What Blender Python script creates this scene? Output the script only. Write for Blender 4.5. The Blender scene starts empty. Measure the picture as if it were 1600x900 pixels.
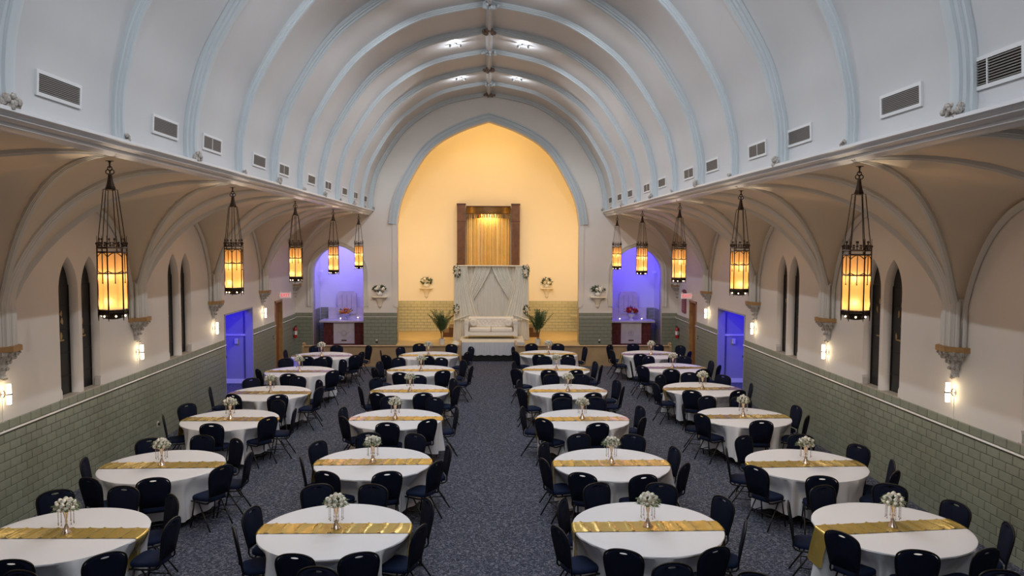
import bpy, bmesh, math, random
from math import sin, cos, pi, radians as rad, sqrt, hypot, atan2
from mathutils import Matrix, Vector
random.seed(7)
S = bpy.context.scene
COL = S.collection
# ------------------------------------------------------------------ camera
YAW, PITCH, ROLL, FPX, EYE = .03168, .058775, .0039878, 1205.865, 4.26
fw = Vector((sin(YAW)*cos(PITCH), cos(YAW)*cos(PITCH), -sin(PITCH)))
rt0 = Vector((cos(YAW), -sin(YAW), 0)); up0 = rt0.cross(fw)
rt = cos(ROLL)*rt0 + sin(ROLL)*up0; up = -sin(ROLL)*rt0 + cos(ROLL)*up0
cam = bpy.data.objects.new('camera', bpy.data.cameras.new('camera')); COL.objects.link(cam)
cam.matrix_world = Matrix(((rt.x, up.x, -fw.x, 0), (rt.y, up.y, -fw.y, 0), (rt.z, up.z, -fw.z, EYE), (0, 0, 0, 1)))
cam.data.sensor_width = 36; cam.data.lens = FPX/1600*36; cam.data.clip_end = 200; cam.data.clip_start = .05
S.camera = cam
# ------------------------------------------------------------------ world, lights, exposure
w = bpy.data.worlds.new('night'); S.world = w; w.use_nodes = True
w.node_tree.nodes['Background'].inputs[0].default_value = (.02, .025, .04, 1)
w.node_tree.nodes['Background'].inputs[1].default_value = .3
S.view_settings.view_transform = 'Standard'; S.view_settings.look = 'None'
S.view_settings.gamma = 1; S.view_settings.use_curve_mapping = False
S.view_settings.exposure = 0.0
def lamp(name, kind, loc, power, color, size=.1, size_y=None, rot=None, parent=None):
    l = bpy.data.lights.new(name, kind); l.energy = power; l.color = color
    if kind == 'POINT': l.shadow_soft_size = size
    elif kind == 'SPOT': l.shadow_soft_size = size; l.spot_size = rad(160); l.spot_blend = .35
    else:
        l.size = size
        if size_y: l.shape = 'RECTANGLE'; l.size_y = size_y
    o = bpy.data.objects.new(name, l); COL.objects.link(o); o.location = loc
    if rot: o.rotation_euler = rot
    if parent: o.parent = parent
    return o
VAULT_W, VAULT_GLOW, VAULT_COL = 185, 15, (.88, .93, 1.0)
PENDANT_E, SCONCE_E, BULB_W = 7.5, 12, 30
CHANCEL_W, NICHE_W, VEST_W = 54, 56, 70
# hidden uplights of the chancel (behind the arch face), niches and side lobbies
for sx in (-1, 1):
    lamp('chancel_light', 'AREA', (.03+sx*3.2, 29.15, 3.6), CHANCEL_W, (1, .60, .155), .3, 5.0, (rad(90), 0, rad(-sx*-28)))
lamp('chancel_light', 'AREA', (.03, 29.3, 9.0), 40, (1, .60, .14), 3.0, .3, (rad(50), 0, 0))
lamp('stage_light', 'AREA', (.03, 28.98, 9.2), 95, (1, .66, .28), 2.6, .2, (rad(4), 0, 0))  # added warm downlight behind the arch top, brightens the backdrop drape
lamp('niche_light', 'AREA', (-5.49, 28.98, 4.5), NICHE_W, (.30, .25, 1), 1.6, .15, (rad(52), 0, 0))
lamp('niche_light', 'AREA', (5.56, 28.98, 4.5), NICHE_W, (.12, .085, 1), 1.6, .15, (rad(52), 0, 0))
for sx in (-1, 1):
    lamp('lobby_light', 'AREA', (sx*8.1, 21.3, 2.9), VEST_W, (.03, .015, 1), .6, .6, (rad(28), 0, 0))

# ------------------------------------------------------------------ helpers
MATS = {}
def nodemat(name):
    m = bpy.data.materials.new(name); m.use_nodes = True; MATS[name] = m
    nt = m.node_tree; return m, nt, nt.nodes['Principled BSDF']
def mat(name, col, rough=.6, metal=0, var=0, scale=6, bump=0, bscale=40, emit=None, es=0, objvar=0, spec=None, detail=3, coat=0, trans=0, sheen=0):
    m, nt, b = nodemat(name); N, L = nt.nodes, nt.links
    b.inputs['Base Color'].default_value = (*col, 1); b.inputs['Roughness'].default_value = rough
    b.inputs['Metallic'].default_value = metal
    if spec is not None: b.inputs['Specular IOR Level'].default_value = spec
    if coat: b.inputs['Coat Weight'].default_value = coat
    if trans: b.inputs['Transmission Weight'].default_value = trans
    if sheen: b.inputs['Sheen Weight'].default_value = sheen
    if emit: b.inputs['Emission Color'].default_value = (*emit, 1); b.inputs['Emission Strength'].default_value = es
    tc = N.new('ShaderNodeTexCoord')
    cur = None
    if var:
        n = N.new('ShaderNodeTexNoise'); n.inputs['Scale'].default_value = scale; n.inputs['Detail'].default_value = detail
        L.new(tc.outputs['Object'], n.inputs['Vector'])
        mr = N.new('ShaderNodeMapRange'); mr.inputs[1].default_value = .3; mr.inputs[2].default_value = .7
        mr.inputs[3].default_value = 1-var; mr.inputs[4].default_value = 1+var
        L.new(n.outputs['Fac'], mr.inputs[0])
        hs = N.new('ShaderNodeHueSaturation'); hs.inputs['Color'].default_value = (*col, 1)
        L.new(mr.outputs[0], hs.inputs['Value']); cur = hs.outputs[0]
    if objvar:
        oi = N.new('ShaderNodeObjectInfo'); mr = N.new('ShaderNodeMapRange')
        mr.inputs[3].default_value = 1-objvar; mr.inputs[4].default_value = 1+objvar
        L.new(oi.outputs['Random'], mr.inputs[0])
        hs = N.new('ShaderNodeHueSaturation')
        if cur: L.new(cur, hs.inputs['Color'])
        else: hs.inputs['Color'].default_value = (*col, 1)
        L.new(mr.outputs[0], hs.inputs['Value']); cur = hs.outputs[0]
    if cur: L.new(cur, b.inputs['Base Color'])
    if bump:
        n = N.new('ShaderNodeTexNoise'); n.inputs['Scale'].default_value = bscale; n.inputs['Detail'].default_value = 3
        L.new(tc.outputs['Object'], n.inputs['Vector'])
        bp = N.new('ShaderNodeBump'); bp.inputs['Strength'].default_value = bump; bp.inputs['Distance'].default_value = .01
        L.new(n.outputs['Fac'], bp.inputs['Height']); L.new(bp.outputs[0], b.inputs['Normal'])
    return m
mat('plaster', (.70, .66, .61), .55, var=.03, scale=.8, bump=.06, bscale=3)
mat('vault_paint', (.525, .53, .54), .5, var=.04, scale=.7, bump=.08, bscale=2)
mat('rib_paint', (.50, .545, .565), .5)
mat('aisle_paint', (.68, .59, .47), .6, var=.03, scale=.7)
mat('aisle_rib_paint', (.63, .62, .58), .5)
mat('cornice_paint', (.72, .72, .73), .35)
mat('chancel_paint', (.82, .74, .60), .6, var=.02, scale=.8)
mat('niche_paint', (.74, .74, .78), .6)
mat('tile', (.255, .272, .205), .28, var=.05, scale=9, objvar=.07)
mat('grout', (.10, .105, .085), .9)
mat('tile_chancel', (.50, .47, .30), .3, var=.05, scale=3)
mat('rail_white', (.8, .8, .76), .25)
mat('stone_sill', (.36, .31, .25), .6, var=.1, scale=12)
mat('dark_glass', (.006, .006, .006), .35, var=.3, scale=4)
mat('lead', (.03, .03, .03), .5, .5)
mat('amber_glass', (.35, .22, .08), .35)
mat('navy_fabric', (.006, .009, .024), .9, bump=.3, bscale=180, spec=.15)
mat('seat_fabric', (.008, .015, .045), .85, bump=.3, bscale=180, spec=.2)
mat('black_metal', (.018, .016, .015), .38, .6)
mat('table_wood', (.25, .22, .18), .6)
mat('cloth', (.78, .78, .80), .75, bump=.08, bscale=14)
mat('gold_satin', (.66, .48, .12), .24, .6, var=.06, scale=5, bump=.45, bscale=16)
mat('vase_metal', (.85, .66, .50), .16, 1.0)
mat('crystal', (.50, .42, .40), .08, .3, coat=1)
mat('rose_white', (.90, .87, .76), .7, var=.1, scale=30)
mat('leaf_green', (.10, .15, .06), .6, var=.3, scale=20)
mat('leaf_dark', (.03, .06, .025), .5, var=.3, scale=10)
mat('palm_green', (.05, .10, .035), .5, var=.3, scale=8)
mat('bronze', (.045, .028, .018), .42, .85, var=.2, scale=20)
mat('wood_gold', (.40, .23, .085), .45, var=.25, scale=5)
mat('wood_oak', (.46, .31, .16), .45, var=.12, scale=3)
mat('stage_wood', (.55, .40, .18), .4, var=.08, scale=2)
mat('door_wood', (.22, .085, .02), .4, var=.2, scale=4)
mat('mahogany', (.12, .052, .020), .4, var=.25, scale=6)
mat('mahogany_dark', (.06, .018, .010), .45)
mat('capital_stone', (.58, .57, .55), .6, var=.22, scale=45, bump=.8, bscale=45)  # noise darkens the bump hollows: shadows of the carving painted into the colour
mat('carving', (.42, .38, .34), .6, var=.4, scale=60, bump=.8, bscale=60)  # leaves and corbels: shadow between the lobes painted in as dark mottling
mat('boss_bronze', (.22, .15, .11), .6, var=.3, scale=30)
mat('vent_frame', (.66, .66, .66), .5)
mat('vent_slat', (.20, .18, .165), .5)
mat('vent_dark', (.015, .013, .012), .8)
mat('chrome', (.55, .52, .5), .25, 1)
mat('spot_metal', (.3, .3, .3), .4, .8)
mat('marble', (.62, .58, .57), .3, var=.08, scale=5)
mat('marble_vein', (.45, .40, .40), .4)
mat('marble_red', (.13, .035, .03), .25, var=.35, scale=8)
mat('drape', (.76, .71, .60), .8)
mat('drape_sheer', (.80, .76, .65), .7)
mat('skirt', (.62, .64, .68), .45)
mat('sofa_white', (.82, .76, .67), .42)
mat('sofa_button', (.60, .55, .48), .3)
mat('gold_trim', (.6, .45, .15), .3, .9)
mat('black', (.006, .006, .008), .7)
mat('pot_white', (.75, .74, .70), .5)
mat('soil', (.03, .02, .015), .9)
mat('gilded', (.80, .50, .14), .38, .45, var=.1, scale=3)
mat('gilded_light', (.92, .66, .26), .35, .35)
mat('canopy', (.17, .09, .025), .3, .5, var=.3, scale=4)
mat('screen_back', (.55, .32, .09), .5, var=.12, scale=2)
mat('extinguisher_red', (.42, .02, .02), .3)
mat('paper', (.75, .72, .68), .6)
mat('plaque_red', (.22, .055, .05), .5)
mat('plaque_ink', (.5, .3, .28), .5)
mat('flower_orange', (.75, .20, .03), .6, var=.3, scale=25)
mat('flower_red', (.45, .03, .04), .6, var=.3, scale=25)
mat('flower_yellow', (.8, .55, .1), .6)
mat('bowl_dark', (.03, .04, .05), .3)
mat('bowl_blue', (.45, .48, .80), .3)
mat('ivory', (.76, .68, .55), .5)
mat('lobby_paint', (.34, .34, .42), .6)
mat('outlet_white', (.7, .68, .62), .4)
mat('outlet_dark', (.04, .035, .03), .5)
mat('flame', (1, 1, 1), .5, emit=(1, .93, .95), es=9)
mat('exit_face', (.8, .7, .68), .5, emit=(1, .75, .72), es=.2)
mat('exit_red', (.6, .05, .06), .5, emit=(1, .08, .12), es=.9)
mat('sconce_glass', (1, .95, .85), .4, emit=(1, .80, .50), es=SCONCE_E)
mat('bulb_small', (1, .9, .7), .4, emit=(1, .75, .45), es=6)
# amber lantern glass: brighter towards the bulbs at the bottom and in the middle
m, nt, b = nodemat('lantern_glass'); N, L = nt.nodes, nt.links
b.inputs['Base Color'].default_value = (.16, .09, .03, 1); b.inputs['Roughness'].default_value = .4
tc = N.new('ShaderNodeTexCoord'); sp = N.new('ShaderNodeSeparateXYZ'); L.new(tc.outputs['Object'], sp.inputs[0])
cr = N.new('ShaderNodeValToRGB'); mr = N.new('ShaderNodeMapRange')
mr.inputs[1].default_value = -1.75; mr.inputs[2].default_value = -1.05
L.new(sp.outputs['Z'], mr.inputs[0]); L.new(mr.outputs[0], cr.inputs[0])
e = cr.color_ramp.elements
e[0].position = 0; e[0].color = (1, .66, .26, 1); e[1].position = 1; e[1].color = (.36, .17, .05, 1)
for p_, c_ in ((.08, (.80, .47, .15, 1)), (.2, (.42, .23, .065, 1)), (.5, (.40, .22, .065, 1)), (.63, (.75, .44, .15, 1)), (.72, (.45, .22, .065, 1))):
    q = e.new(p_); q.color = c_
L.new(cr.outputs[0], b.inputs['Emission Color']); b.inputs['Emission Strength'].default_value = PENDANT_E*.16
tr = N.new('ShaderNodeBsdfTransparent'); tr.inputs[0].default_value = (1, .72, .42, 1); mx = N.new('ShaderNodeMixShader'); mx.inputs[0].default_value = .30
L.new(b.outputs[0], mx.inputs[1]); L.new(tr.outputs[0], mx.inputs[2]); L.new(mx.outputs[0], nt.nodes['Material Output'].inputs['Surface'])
# speckled carpet
m, nt, b = nodemat('carpet'); N, L = nt.nodes, nt.links
tc = N.new('ShaderNodeTexCoord')
n1 = N.new('ShaderNodeTexNoise'); n1.inputs['Scale'].default_value = 27; n1.inputs['Detail'].default_value = 2; n1.inputs['Distortion'].default_value = 1.2
L.new(tc.outputs['Object'], n1.inputs['Vector'])
cr = N.new('ShaderNodeValToRGB'); L.new(n1.outputs['Fac'], cr.inputs[0]); e = cr.color_ramp.elements
e[0].position = .38; e[0].color = (.018, .024, .044, 1); e[1].position = .66; e[1].color = (.20, .205, .25, 1)
q = e.new(.5); q.color = (.046, .054, .086, 1)
L.new(cr.outputs[0], b.inputs['Base Color']); b.inputs['Roughness'].default_value = .95
bp = N.new('ShaderNodeBump'); bp.inputs['Strength'].default_value = .3; bp.inputs['Distance'].default_value = .01
L.new(n1.outputs['Fac'], bp.inputs['Height']); L.new(bp.outputs[0], b.inputs['Normal'])

class MB:
    def __init__(s): s.v = []; s.f = []
    def add(s, vs, fs):
        o = len(s.v); s.v += [tuple(p) for p in vs]; s.f += [tuple(i+o for i in f) for f in fs]; return s
    def box(s, x0, x1, y0, y1, z0, z1):
        x0, x1 = min(x0, x1), max(x0, x1); y0, y1 = min(y0, y1), max(y0, y1); z0, z1 = min(z0, z1), max(z0, z1)
        return s.add([(x0,y0,z0),(x1,y0,z0),(x1,y1,z0),(x0,y1,z0),(x0,y0,z1),(x1,y0,z1),(x1,y1,z1),(x0,y1,z1)],
                     [(0,3,2,1),(4,5,6,7),(0,1,5,4),(1,2,6,5),(2,3,7,6),(3,0,4,7)])
    def bbox(s, x0, x1, y0, y1, z0, z1, b=.02):  # softly bevelled box
        bm = bmesh.new(); bmesh.ops.create_cube(bm, size=1)
        for v in bm.verts: v.co = ((x0+x1)/2+v.co.x*abs(x1-x0), (y0+y1)/2+v.co.y*abs(y1-y0), (z0+z1)/2+v.co.z*abs(z1-z0))
        bmesh.ops.bevel(bm, geom=bm.edges[:], offset=b, segments=3, affect='EDGES', profile=.5)
        bm.verts.index_update(); s.add([v.co[:] for v in bm.verts], [[v.index for v in f.verts] for f in bm.faces]); bm.free(); return s
    def grid(s, rows, closed=False):
        n = len(rows[0]); vs = [p for r in rows for p in r]; fs = []
        for i in range(len(rows)-1):
            for j in range(n if closed else n-1):
                k = (j+1) % n; fs.append((i*n+j, i*n+k, (i+1)*n+k, (i+1)*n+j))
        return s.add(vs, fs)
    def tube(s, pts, r, n=6, cap=True, closed=False):
        pts = [Vector(p) for p in pts]; rows = []; m = len(pts); nrm = None
        for i, p in enumerate(pts):
            if closed: t = pts[(i+1) % m]-pts[i-1]
            else: t = pts[min(i+1, m-1)]-pts[max(i-1, 0)]
            t.normalize()
            if nrm is None:
                a = Vector((0, 0, 1)) if abs(t.z) < .9 else Vector((1, 0, 0)); nrm = t.cross(a).normalized()
            else: nrm = (nrm-t*nrm.dot(t)).normalized()
            bn = t.cross(nrm); rr = r[i] if isinstance(r, (list, tuple)) else r
            rows.append([p+rr*(cos(2*pi*k/n)*nrm+sin(2*pi*k/n)*bn) for k in range(n)])
        if closed: rows.append(rows[0])
        o = len(s.v); s.grid(rows, True)
        if cap and not closed: s.f.append(tuple(o+k for k in range(n))[::-1]); s.f.append(tuple(o+(m-1)*n+k for k in range(n)))
        return s
    def lathe(s, prof, n=16, c=(0, 0), cap=True, ph=0):
        rows = [[(c[0]+r*cos(2*pi*k/n+ph), c[1]+r*sin(2*pi*k/n+ph), z) for k in range(n)] for r, z in prof]
        o = len(s.v); s.grid(rows, True)
        if cap: s.f.append(tuple(o+k for k in range(n))[::-1]); s.f.append(tuple(o+(len(prof)-1)*n+k for k in range(n)))
        return s
    def ball(s, c, r, n=8, m=5, sz=1):
        prof = [(r*max(sin(pi*i/m), .02), c[2]-r*sz*cos(pi*i/m)) for i in range(m+1)]
        return s.lathe(prof, n, (c[0], c[1]))
    def prism(s, poly, y0, y1, axis='y'):   # poly in (x,z) extruded along y; axis 'x': poly in (y,z) along x; 'z': (x,y) along z
        n = len(poly)
        P = {'y': lambda a, b, t: (a, t, b), 'x': lambda a, b, t: (t, a, b), 'z': lambda a, b, t: (a, b, t)}[axis]
        vs = [P(a, b, y0) for a, b in poly]+[P(a, b, y1) for a, b in poly]
        return s.add(vs, [tuple(range(n))[::-1], tuple(range(n, 2*n))]+[(i, (i+1) % n, n+(i+1) % n, n+i) for i in range(n)])
    def xf(s, fn): s.v = [tuple(fn(*p)) for p in s.v]; return s
    def mesh(s, name, m, smooth=False):
        me = bpy.data.meshes.new(name); me.from_pydata(s.v, [], s.f); me.materials.append(MATS[m])
        bm = bmesh.new(); bm.from_mesh(me); bmesh.ops.recalc_face_normals(bm, faces=bm.faces[:]); bm.to_mesh(me); bm.free()
        if smooth:
            for p in me.polygons: p.use_smooth = True
            if smooth != 'all':
                me.set_sharp_from_angle(angle=rad(40))
        return me
    def obj(s, name, m, parent=None, smooth=False, loc=None, label=None, kind=None):
        return link(name, s.mesh(name, m, smooth), parent, loc, label, kind)
def link(name, me, parent=None, loc=None, label=None, kind=None, rz=0):
    o = bpy.data.objects.new(name, me); COL.objects.link(o)
    if parent: o.parent = parent
    if loc: o.location = loc
    if rz: o.rotation_euler = (0, 0, rz)
    if label: o['label'] = label
    if kind: o['kind'] = kind
    return o
def thing(name, label, cat, loc=(0, 0, 0), rz=0, group=None, me=None):
    o = bpy.data.objects.new(name, me); COL.objects.link(o); o.location = loc; o.rotation_euler = (0, 0, rz)
    o['label'] = label; o['category'] = cat
    if group: o['group'] = group
    return o
def copy_tree(o, parent=None):
    c = o.copy(); COL.objects.link(c); c.parent = parent
    for ch in CH.get(o.name, []): copy_tree(ch, c)
    return c
CH = {}
def index_children():
    CH.clear()
    for o in bpy.data.objects:
        if o.parent: CH.setdefault(o.parent.name, []).append(o)
def struct(name, mb, m, parent=None, smooth=False):
    return mb.obj(name, m, parent, smooth, kind='structure')
def plate(name, loops, t0, t1, fn, m, parent=None, kind='structure'):
    """flat plate with holes: loops in (a,b); thickness from t0 to t1; fn maps (a,b,t) to the world"""
    cu = bpy.data.curves.new(name, 'CURVE'); cu.dimensions = '2D'; cu.fill_mode = 'BOTH'; cu.extrude = abs(t1-t0)/2
    for lp in loops:
        sp = cu.splines.new('POLY'); sp.points.add(len(lp)-1); sp.use_cyclic_u = True
        for p, q in zip(sp.points, lp): p.co = (q[0], q[1], 0, 1)
    o = bpy.data.objects.new(name, cu); COL.objects.link(o)
    dg = bpy.context.evaluated_depsgraph_get(); dg.update()
    me = bpy.data.meshes.new_from_object(o.evaluated_get(dg)); bpy.data.objects.remove(o); bpy.data.curves.remove(cu)
    tm = (t0+t1)/2
    for v in me.vertices: v.co = fn(v.co.x, v.co.y, v.co.z+tm)
    bm = bmesh.new(); bm.from_mesh(me); bmesh.ops.remove_doubles(bm, verts=bm.verts[:], dist=1e-5); bmesh.ops.recalc_face_normals(bm, faces=bm.faces[:]); bm.to_mesh(me); bm.free()
    me.materials.clear(); me.materials.append(MATS[m]); me.name = name
    return link(name, me, parent, kind=kind)
def rect(a0, a1, b0, b1): return [(a0, b0), (a1, b0), (a1, b1), (a0, b1)]
def lancet(c, h, z0, zs, zt, n=8):
    R = zt-zs; k = (R*R-h*h)/(2*h) if R > h else 0; q = h+k
    am = math.acos(min(1, k/q)) if q else 0
    right = [(c-k+q*cos(am*i/n), zs+q*sin(am*i/n)) for i in range(n+1)]
    left = [(2*c-x, z) for x, z in right[::-1]][1:]
    return [(c-h, z0), (c+h, z0)]+right+left
def catmull(pts, n=6):
    P = [pts[0]]+list(pts)+[pts[-1]]; out = []
    for i in range(1, len(P)-2):
        p0, p1, p2, p3 = P[i-1:i+3]
        for j in range(n):
            t = j/n
            out.append(tuple(.5*((2*b)+(-a+c)*t+(2*a-5*b+4*c-d)*t*t+(-a+3*b-3*c+d)*t**3) for a, b, c, d in zip(p0, p1, p2, p3)))
    out.append(tuple(pts[-1])); return out
CX = .03
XW, YB, YF = 7.05, 28.45, -3.0
PIERS = [6.98+4.33*k for k in range(-2, 6)]       # -1.68 ... 28.63
VIS_PIERS = [6.98+4.33*k for k in range(1, 5)]
# ------------------------------------------------------------------ floor and walls
fl = struct('floor', MB().box(-9.4, 9.4, YF, YB+.1, -.1, 0), 'carpet')
WIN = [9.2, 13.54, 17.88]
wn = dn = 0
def tile_mesh(w=.262, h=.126, d=.016):
    b = .006
    return MB().add([(0,-w/2,-h/2),(0,w/2,-h/2),(0,w/2,h/2),(0,-w/2,h/2),(d,-w/2+b,-h/2+b),(d,w/2-b,-h/2+b),(d,w/2-b,h/2-b),(d,-w/2+b,h/2-b)],
        [(4,5,6,7),(0,1,5,4),(1,2,6,5),(2,3,7,6),(3,0,4,7)])
TP, THT = .27, .1335
tile_me = {s: tile_mesh().xf(lambda x, y, z, s=s: (-s*x, y, z)).mesh('tile', 'tile') for s in (-1, 1)}
for s in (-1, 1):
    side = 'left' if s < 0 else 'right'
    holes = []
    for c in [0.54, 4.87]+WIN:
        holes += [lancet(c-.355, .30, 1.63, 3.42, 4.0), lancet(c+.355, .30, 1.63, 3.42, 4.0)]
    outer = [(YF, 0), (20.85, 0), (20.85, 2.27), (23.28, 2.27), (23.28, 0), (25.75, 0), (25.75, 2.25), (26.6, 2.25), (26.6, 0), (YB, 0), (YB, 5.4), (YF, 5.4)]
    wall = plate('wall_'+side, [outer]+holes, 0, .27, lambda a, b_, t, s=s: (s*(XW+t), a, b_), 'plaster')
    # wainscot: grout bed, tiles (300 nearest singly), white rail
    segs = [(YF, 20.85), (23.28, 25.75), (26.6, YB)]
    g = MB()
    for a, b_ in segs: g.box(s*(XW-.006), s*(XW+.01), a, b_, 0, 1.625)
    g.obj('grout_bed', 'grout', wall)
    rest = MB(); cnt = 0; cand = []
    zs = [THT*(i+.5)-.03 for i in range(11)]+[1.562]
    for a, b_ in segs:
        for ri, z in enumerate(zs):
            y = a+TP/2-(TP/2 if ri % 2 else 0)
            while y < b_+TP/2:
                lo, hi = max(y-TP/2, a), min(y+TP/2, b_)
                if hi-lo > .04: cand.append((lo, hi, z))
                y += TP
    full = sorted([c for c in cand if c[1]-c[0] > TP-.001 and c[0] > 9.25 and c[1] < 17], key=lambda c: c[0])[:298]
    fs = set(full)
    for lo, hi, z in cand:
        if (lo, hi, z) in fs:
            link('tile', tile_me[s], wall, (s*(XW-.004), (lo+hi)/2, z))
        else:
            rest.box(s*(XW-.018), s*(XW-.003), lo+.004, hi-.004, z-.063, z+.063)
    rest.obj('tiles', 'tile', wall, kind='stuff')
    r = MB()
    for a, b_ in segs:
        r.box(s*(XW-.035), s*(XW+.01), a, b_, 1.462, 1.49)
        r.tube([(s*(XW-.035), a, 1.478), (s*(XW-.035), b_, 1.478)], .013, 6)
    r.obj('trim_rail', 'rail_white', wall, kind='structure')
    # windows: sill, glass, lead bars, amber pieces
    for c in WIN:
        for d in (-.355, .355):
            wn += 1
            wd = plate('window_%d' % wn, [lancet(c+d, .31, 1.62, 3.42, 4.02)], .165, .185, lambda a, b_, t, s=s: (s*(XW+t), a, b_), 'dark_glass')
            bars = MB()
            for z in (1.95, 2.35, 2.75, 3.15, 3.5): bars.box(s*(XW+.153), s*(XW+.165), c+d-.295, c+d+.295, z-.008, z+.008)
            bars.box(s*(XW+.153), s*(XW+.165), c+d-.31, c+d-.285, 1.63, 3.5); bars.box(s*(XW+.153), s*(XW+.165), c+d+.285, c+d+.31, 1.63, 3.5)
            bars.obj('lead_bar', 'lead', wd)
            if c != 9.2:
                am = MB(); rng = random.Random(wn)
                for k in range(4):
                    yy = c+d+rng.uniform(-.16, .16); zz = (3.2, 3.05, 2.86, 2.66)[k]+rng.uniform(-.04, .04)
                    n = 6; poly = [(yy+rng.uniform(.02, .05)*cos(2*pi*i/n), zz+rng.uniform(.03, .085)*sin(2*pi*i/n)) for i in range(n)]
                    am.prism(poly, s*(XW+.157), s*(XW+.164), 'x')
                am.prism(rect(c+d-.1, c+d+.12, 2.56, 2.585), s*(XW+.157), s*(XW+.164), 'x')
                am.obj('amber_glass', 'amber_glass', wd)
        MB().bbox(s*(XW-.012) if s > 0 else -(XW+.22), s*(XW+.22) if s > 0 else -(XW-.012), c-.70, c+.70, 1.59, 1.64, .01).obj('window_sill', 'stone_sill', wall)
        # stops where the moulded jambs meet the sill
        st = MB()
        for yy, dd in ((c-.66, 1), (c+.66, -1)): st.prism([(yy-.01*dd, 1.63), (yy+.035*dd, 1.63), (yy+.03*dd, 1.76), (yy-.01*dd, 1.83)], s*(XW-.004), s*(XW+.1), 'x')
        st.obj('jamb_stop', 'plaster', wall)
    # lobby beyond the opening
    lb = MB()
    lb.box(s*(XW+.26), s*9.4, 23.28, 23.4, 0, 3.2).box(s*(XW+.2), s*9.4, 20.73, 20.85, 0, 3.2).box(s*9.3, s*9.4, 20.73, 23.4, 0, 3.2).box(s*(XW+.2), s*9.4, 20.73, 23.4, 3.1, 3.2)
    lw = struct('wall_lobby_'+side, lb, 'lobby_paint')
    MB().box(s*(XW+.2), s*9.3, 23.255, 23.28, 1.44, 1.49).box(s*(XW+.2), s*9.3, 23.26, 23.28, 0, .13).obj('trim_rail', 'rail_white', lw, kind='structure')
    fr = MB()
    for yy in (20.85, 23.28): fr.box(s*(XW-.02), s*(XW+.2), yy-.04, yy+.012, 0, 2.3)
    fr.box(s*(XW-.015), s*(XW+.2), 20.81, 23.29, 2.27, 2.31)
    fr.obj('opening_frame', 'lobby_paint', wall)
    MB().bbox(s*(XW+.42) if s > 0 else -(XW+.52), s*(XW+.52) if s > 0 else -(XW+.42), 23.19, 23.25, 1.2, 1.36, .01).obj('junction_box', 'outlet_white', lw)
    # wooden side door
    dn += 1
    dd = thing('door_%d' % dn, 'tall brown wooden side door set into the %s wall below an exit sign' % side, 'door'); dd['kind'] = 'structure'
    del dd['label']; del dd['category']
    MB().box(s*(XW+.10), s*(XW+.15), 25.78, 26.57, 0, 2.22).obj('leaf', 'door_wood', dd)
    for z0, z1 in ((.15, .95), (1.1, 2.05)):
        for y0 in (25.9, 26.2): MB().box(s*(XW+.085), s*(XW+.11), y0, y0+.23, z0, z1).obj('panel', 'door_wood', dd)
    MB().ball((s*(XW+.06), 25.86, 1.0), .03).box(s*(XW+.06), s*(XW+.1), 25.85, 25.87, .99, 1.01).obj('door_handle', 'chrome', dd)
    MB().box(s*(XW-.02), s*(XW+.2), 25.71, 25.78, 0, 2.29).box(s*(XW-.02), s*(XW+.2), 26.57, 26.64, 0, 2.29).box(s*(XW-.02), s*(XW+.2), 25.71, 26.64, 2.22, 2.29).obj('door_frame', 'wood_gold', dd)
    MB().box(s*(XW+.16), s*(XW+.2), 25.7, 26.65, 0, 2.3).obj('backing', 'mahogany_dark', dd)
struct('wall_front', MB().box(-XW-.2, XW+.2, YF-.1, YF, 0, 10.2), 'plaster')
# ------------------------------------------------------------------ rear wall with chancel arch and two altar niches
ARCH = [(3.36, 4.9), (3.24, 5.62), (2.96, 6.34), (2.38, 7.32), (1.76, 7.92), (.88, 8.38), (0, 8.68)]
arch_r = catmull(ARCH, 5)
def off(path, d):
    out = []
    for i, p in enumerate(path):
        a, b_ = path[max(i-1, 0)], path[min(i+1, len(path)-1)]
        t = Vector((b_[0]-a[0], b_[1]-a[1])).normalized(); out.append((p[0]+t.y*d, p[1]-t.x*d))
    return out
arch_loop = [(CX-3.36, .0), (CX+3.36, .0)]+[(CX+x, z) for x, z in arch_r]+[(CX-x, z) for x, z in arch_r[::-1][1:]]
NA = catmull([(.93, 3.05), (.88, 3.42), (.64, 3.80), (.32, 4.02), (0, 4.12)], 4)
def niche_loop(cx): return [(cx-.93, 0), (cx+.93, 0)]+[(cx+x, z) for x, z in NA]+[(cx-x, z) for x, z in NA[::-1][1:]]
outer = [(-XW-.2, 0), (-5.49-.93, 0)]+[(-5.49-x, z) for x, z in NA]+[(-5.49+x, z) for x, z in NA[::-1][1:]]+[(-5.49+.93, 0), (CX-3.36, 0)]
outer += [(CX-x, z) for x, z in arch_r]+[(CX+x, z) for x, z in arch_r[::-1][1:]]+[(CX+3.36, 0), (5.56-.93, 0)]
outer += [(5.56-x, z) for x, z in NA]+[(5.56+x, z) for x, z in NA[::-1][1:]]+[(5.56+.93, 0), (XW+.2, 0), (XW+.2, 10.2), (-XW-.2, 10.2)]
wb = plate('wall_back', [outer], 0, .45, lambda a, b_, t: (a, YB+t, b_), 'plaster')
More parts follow.
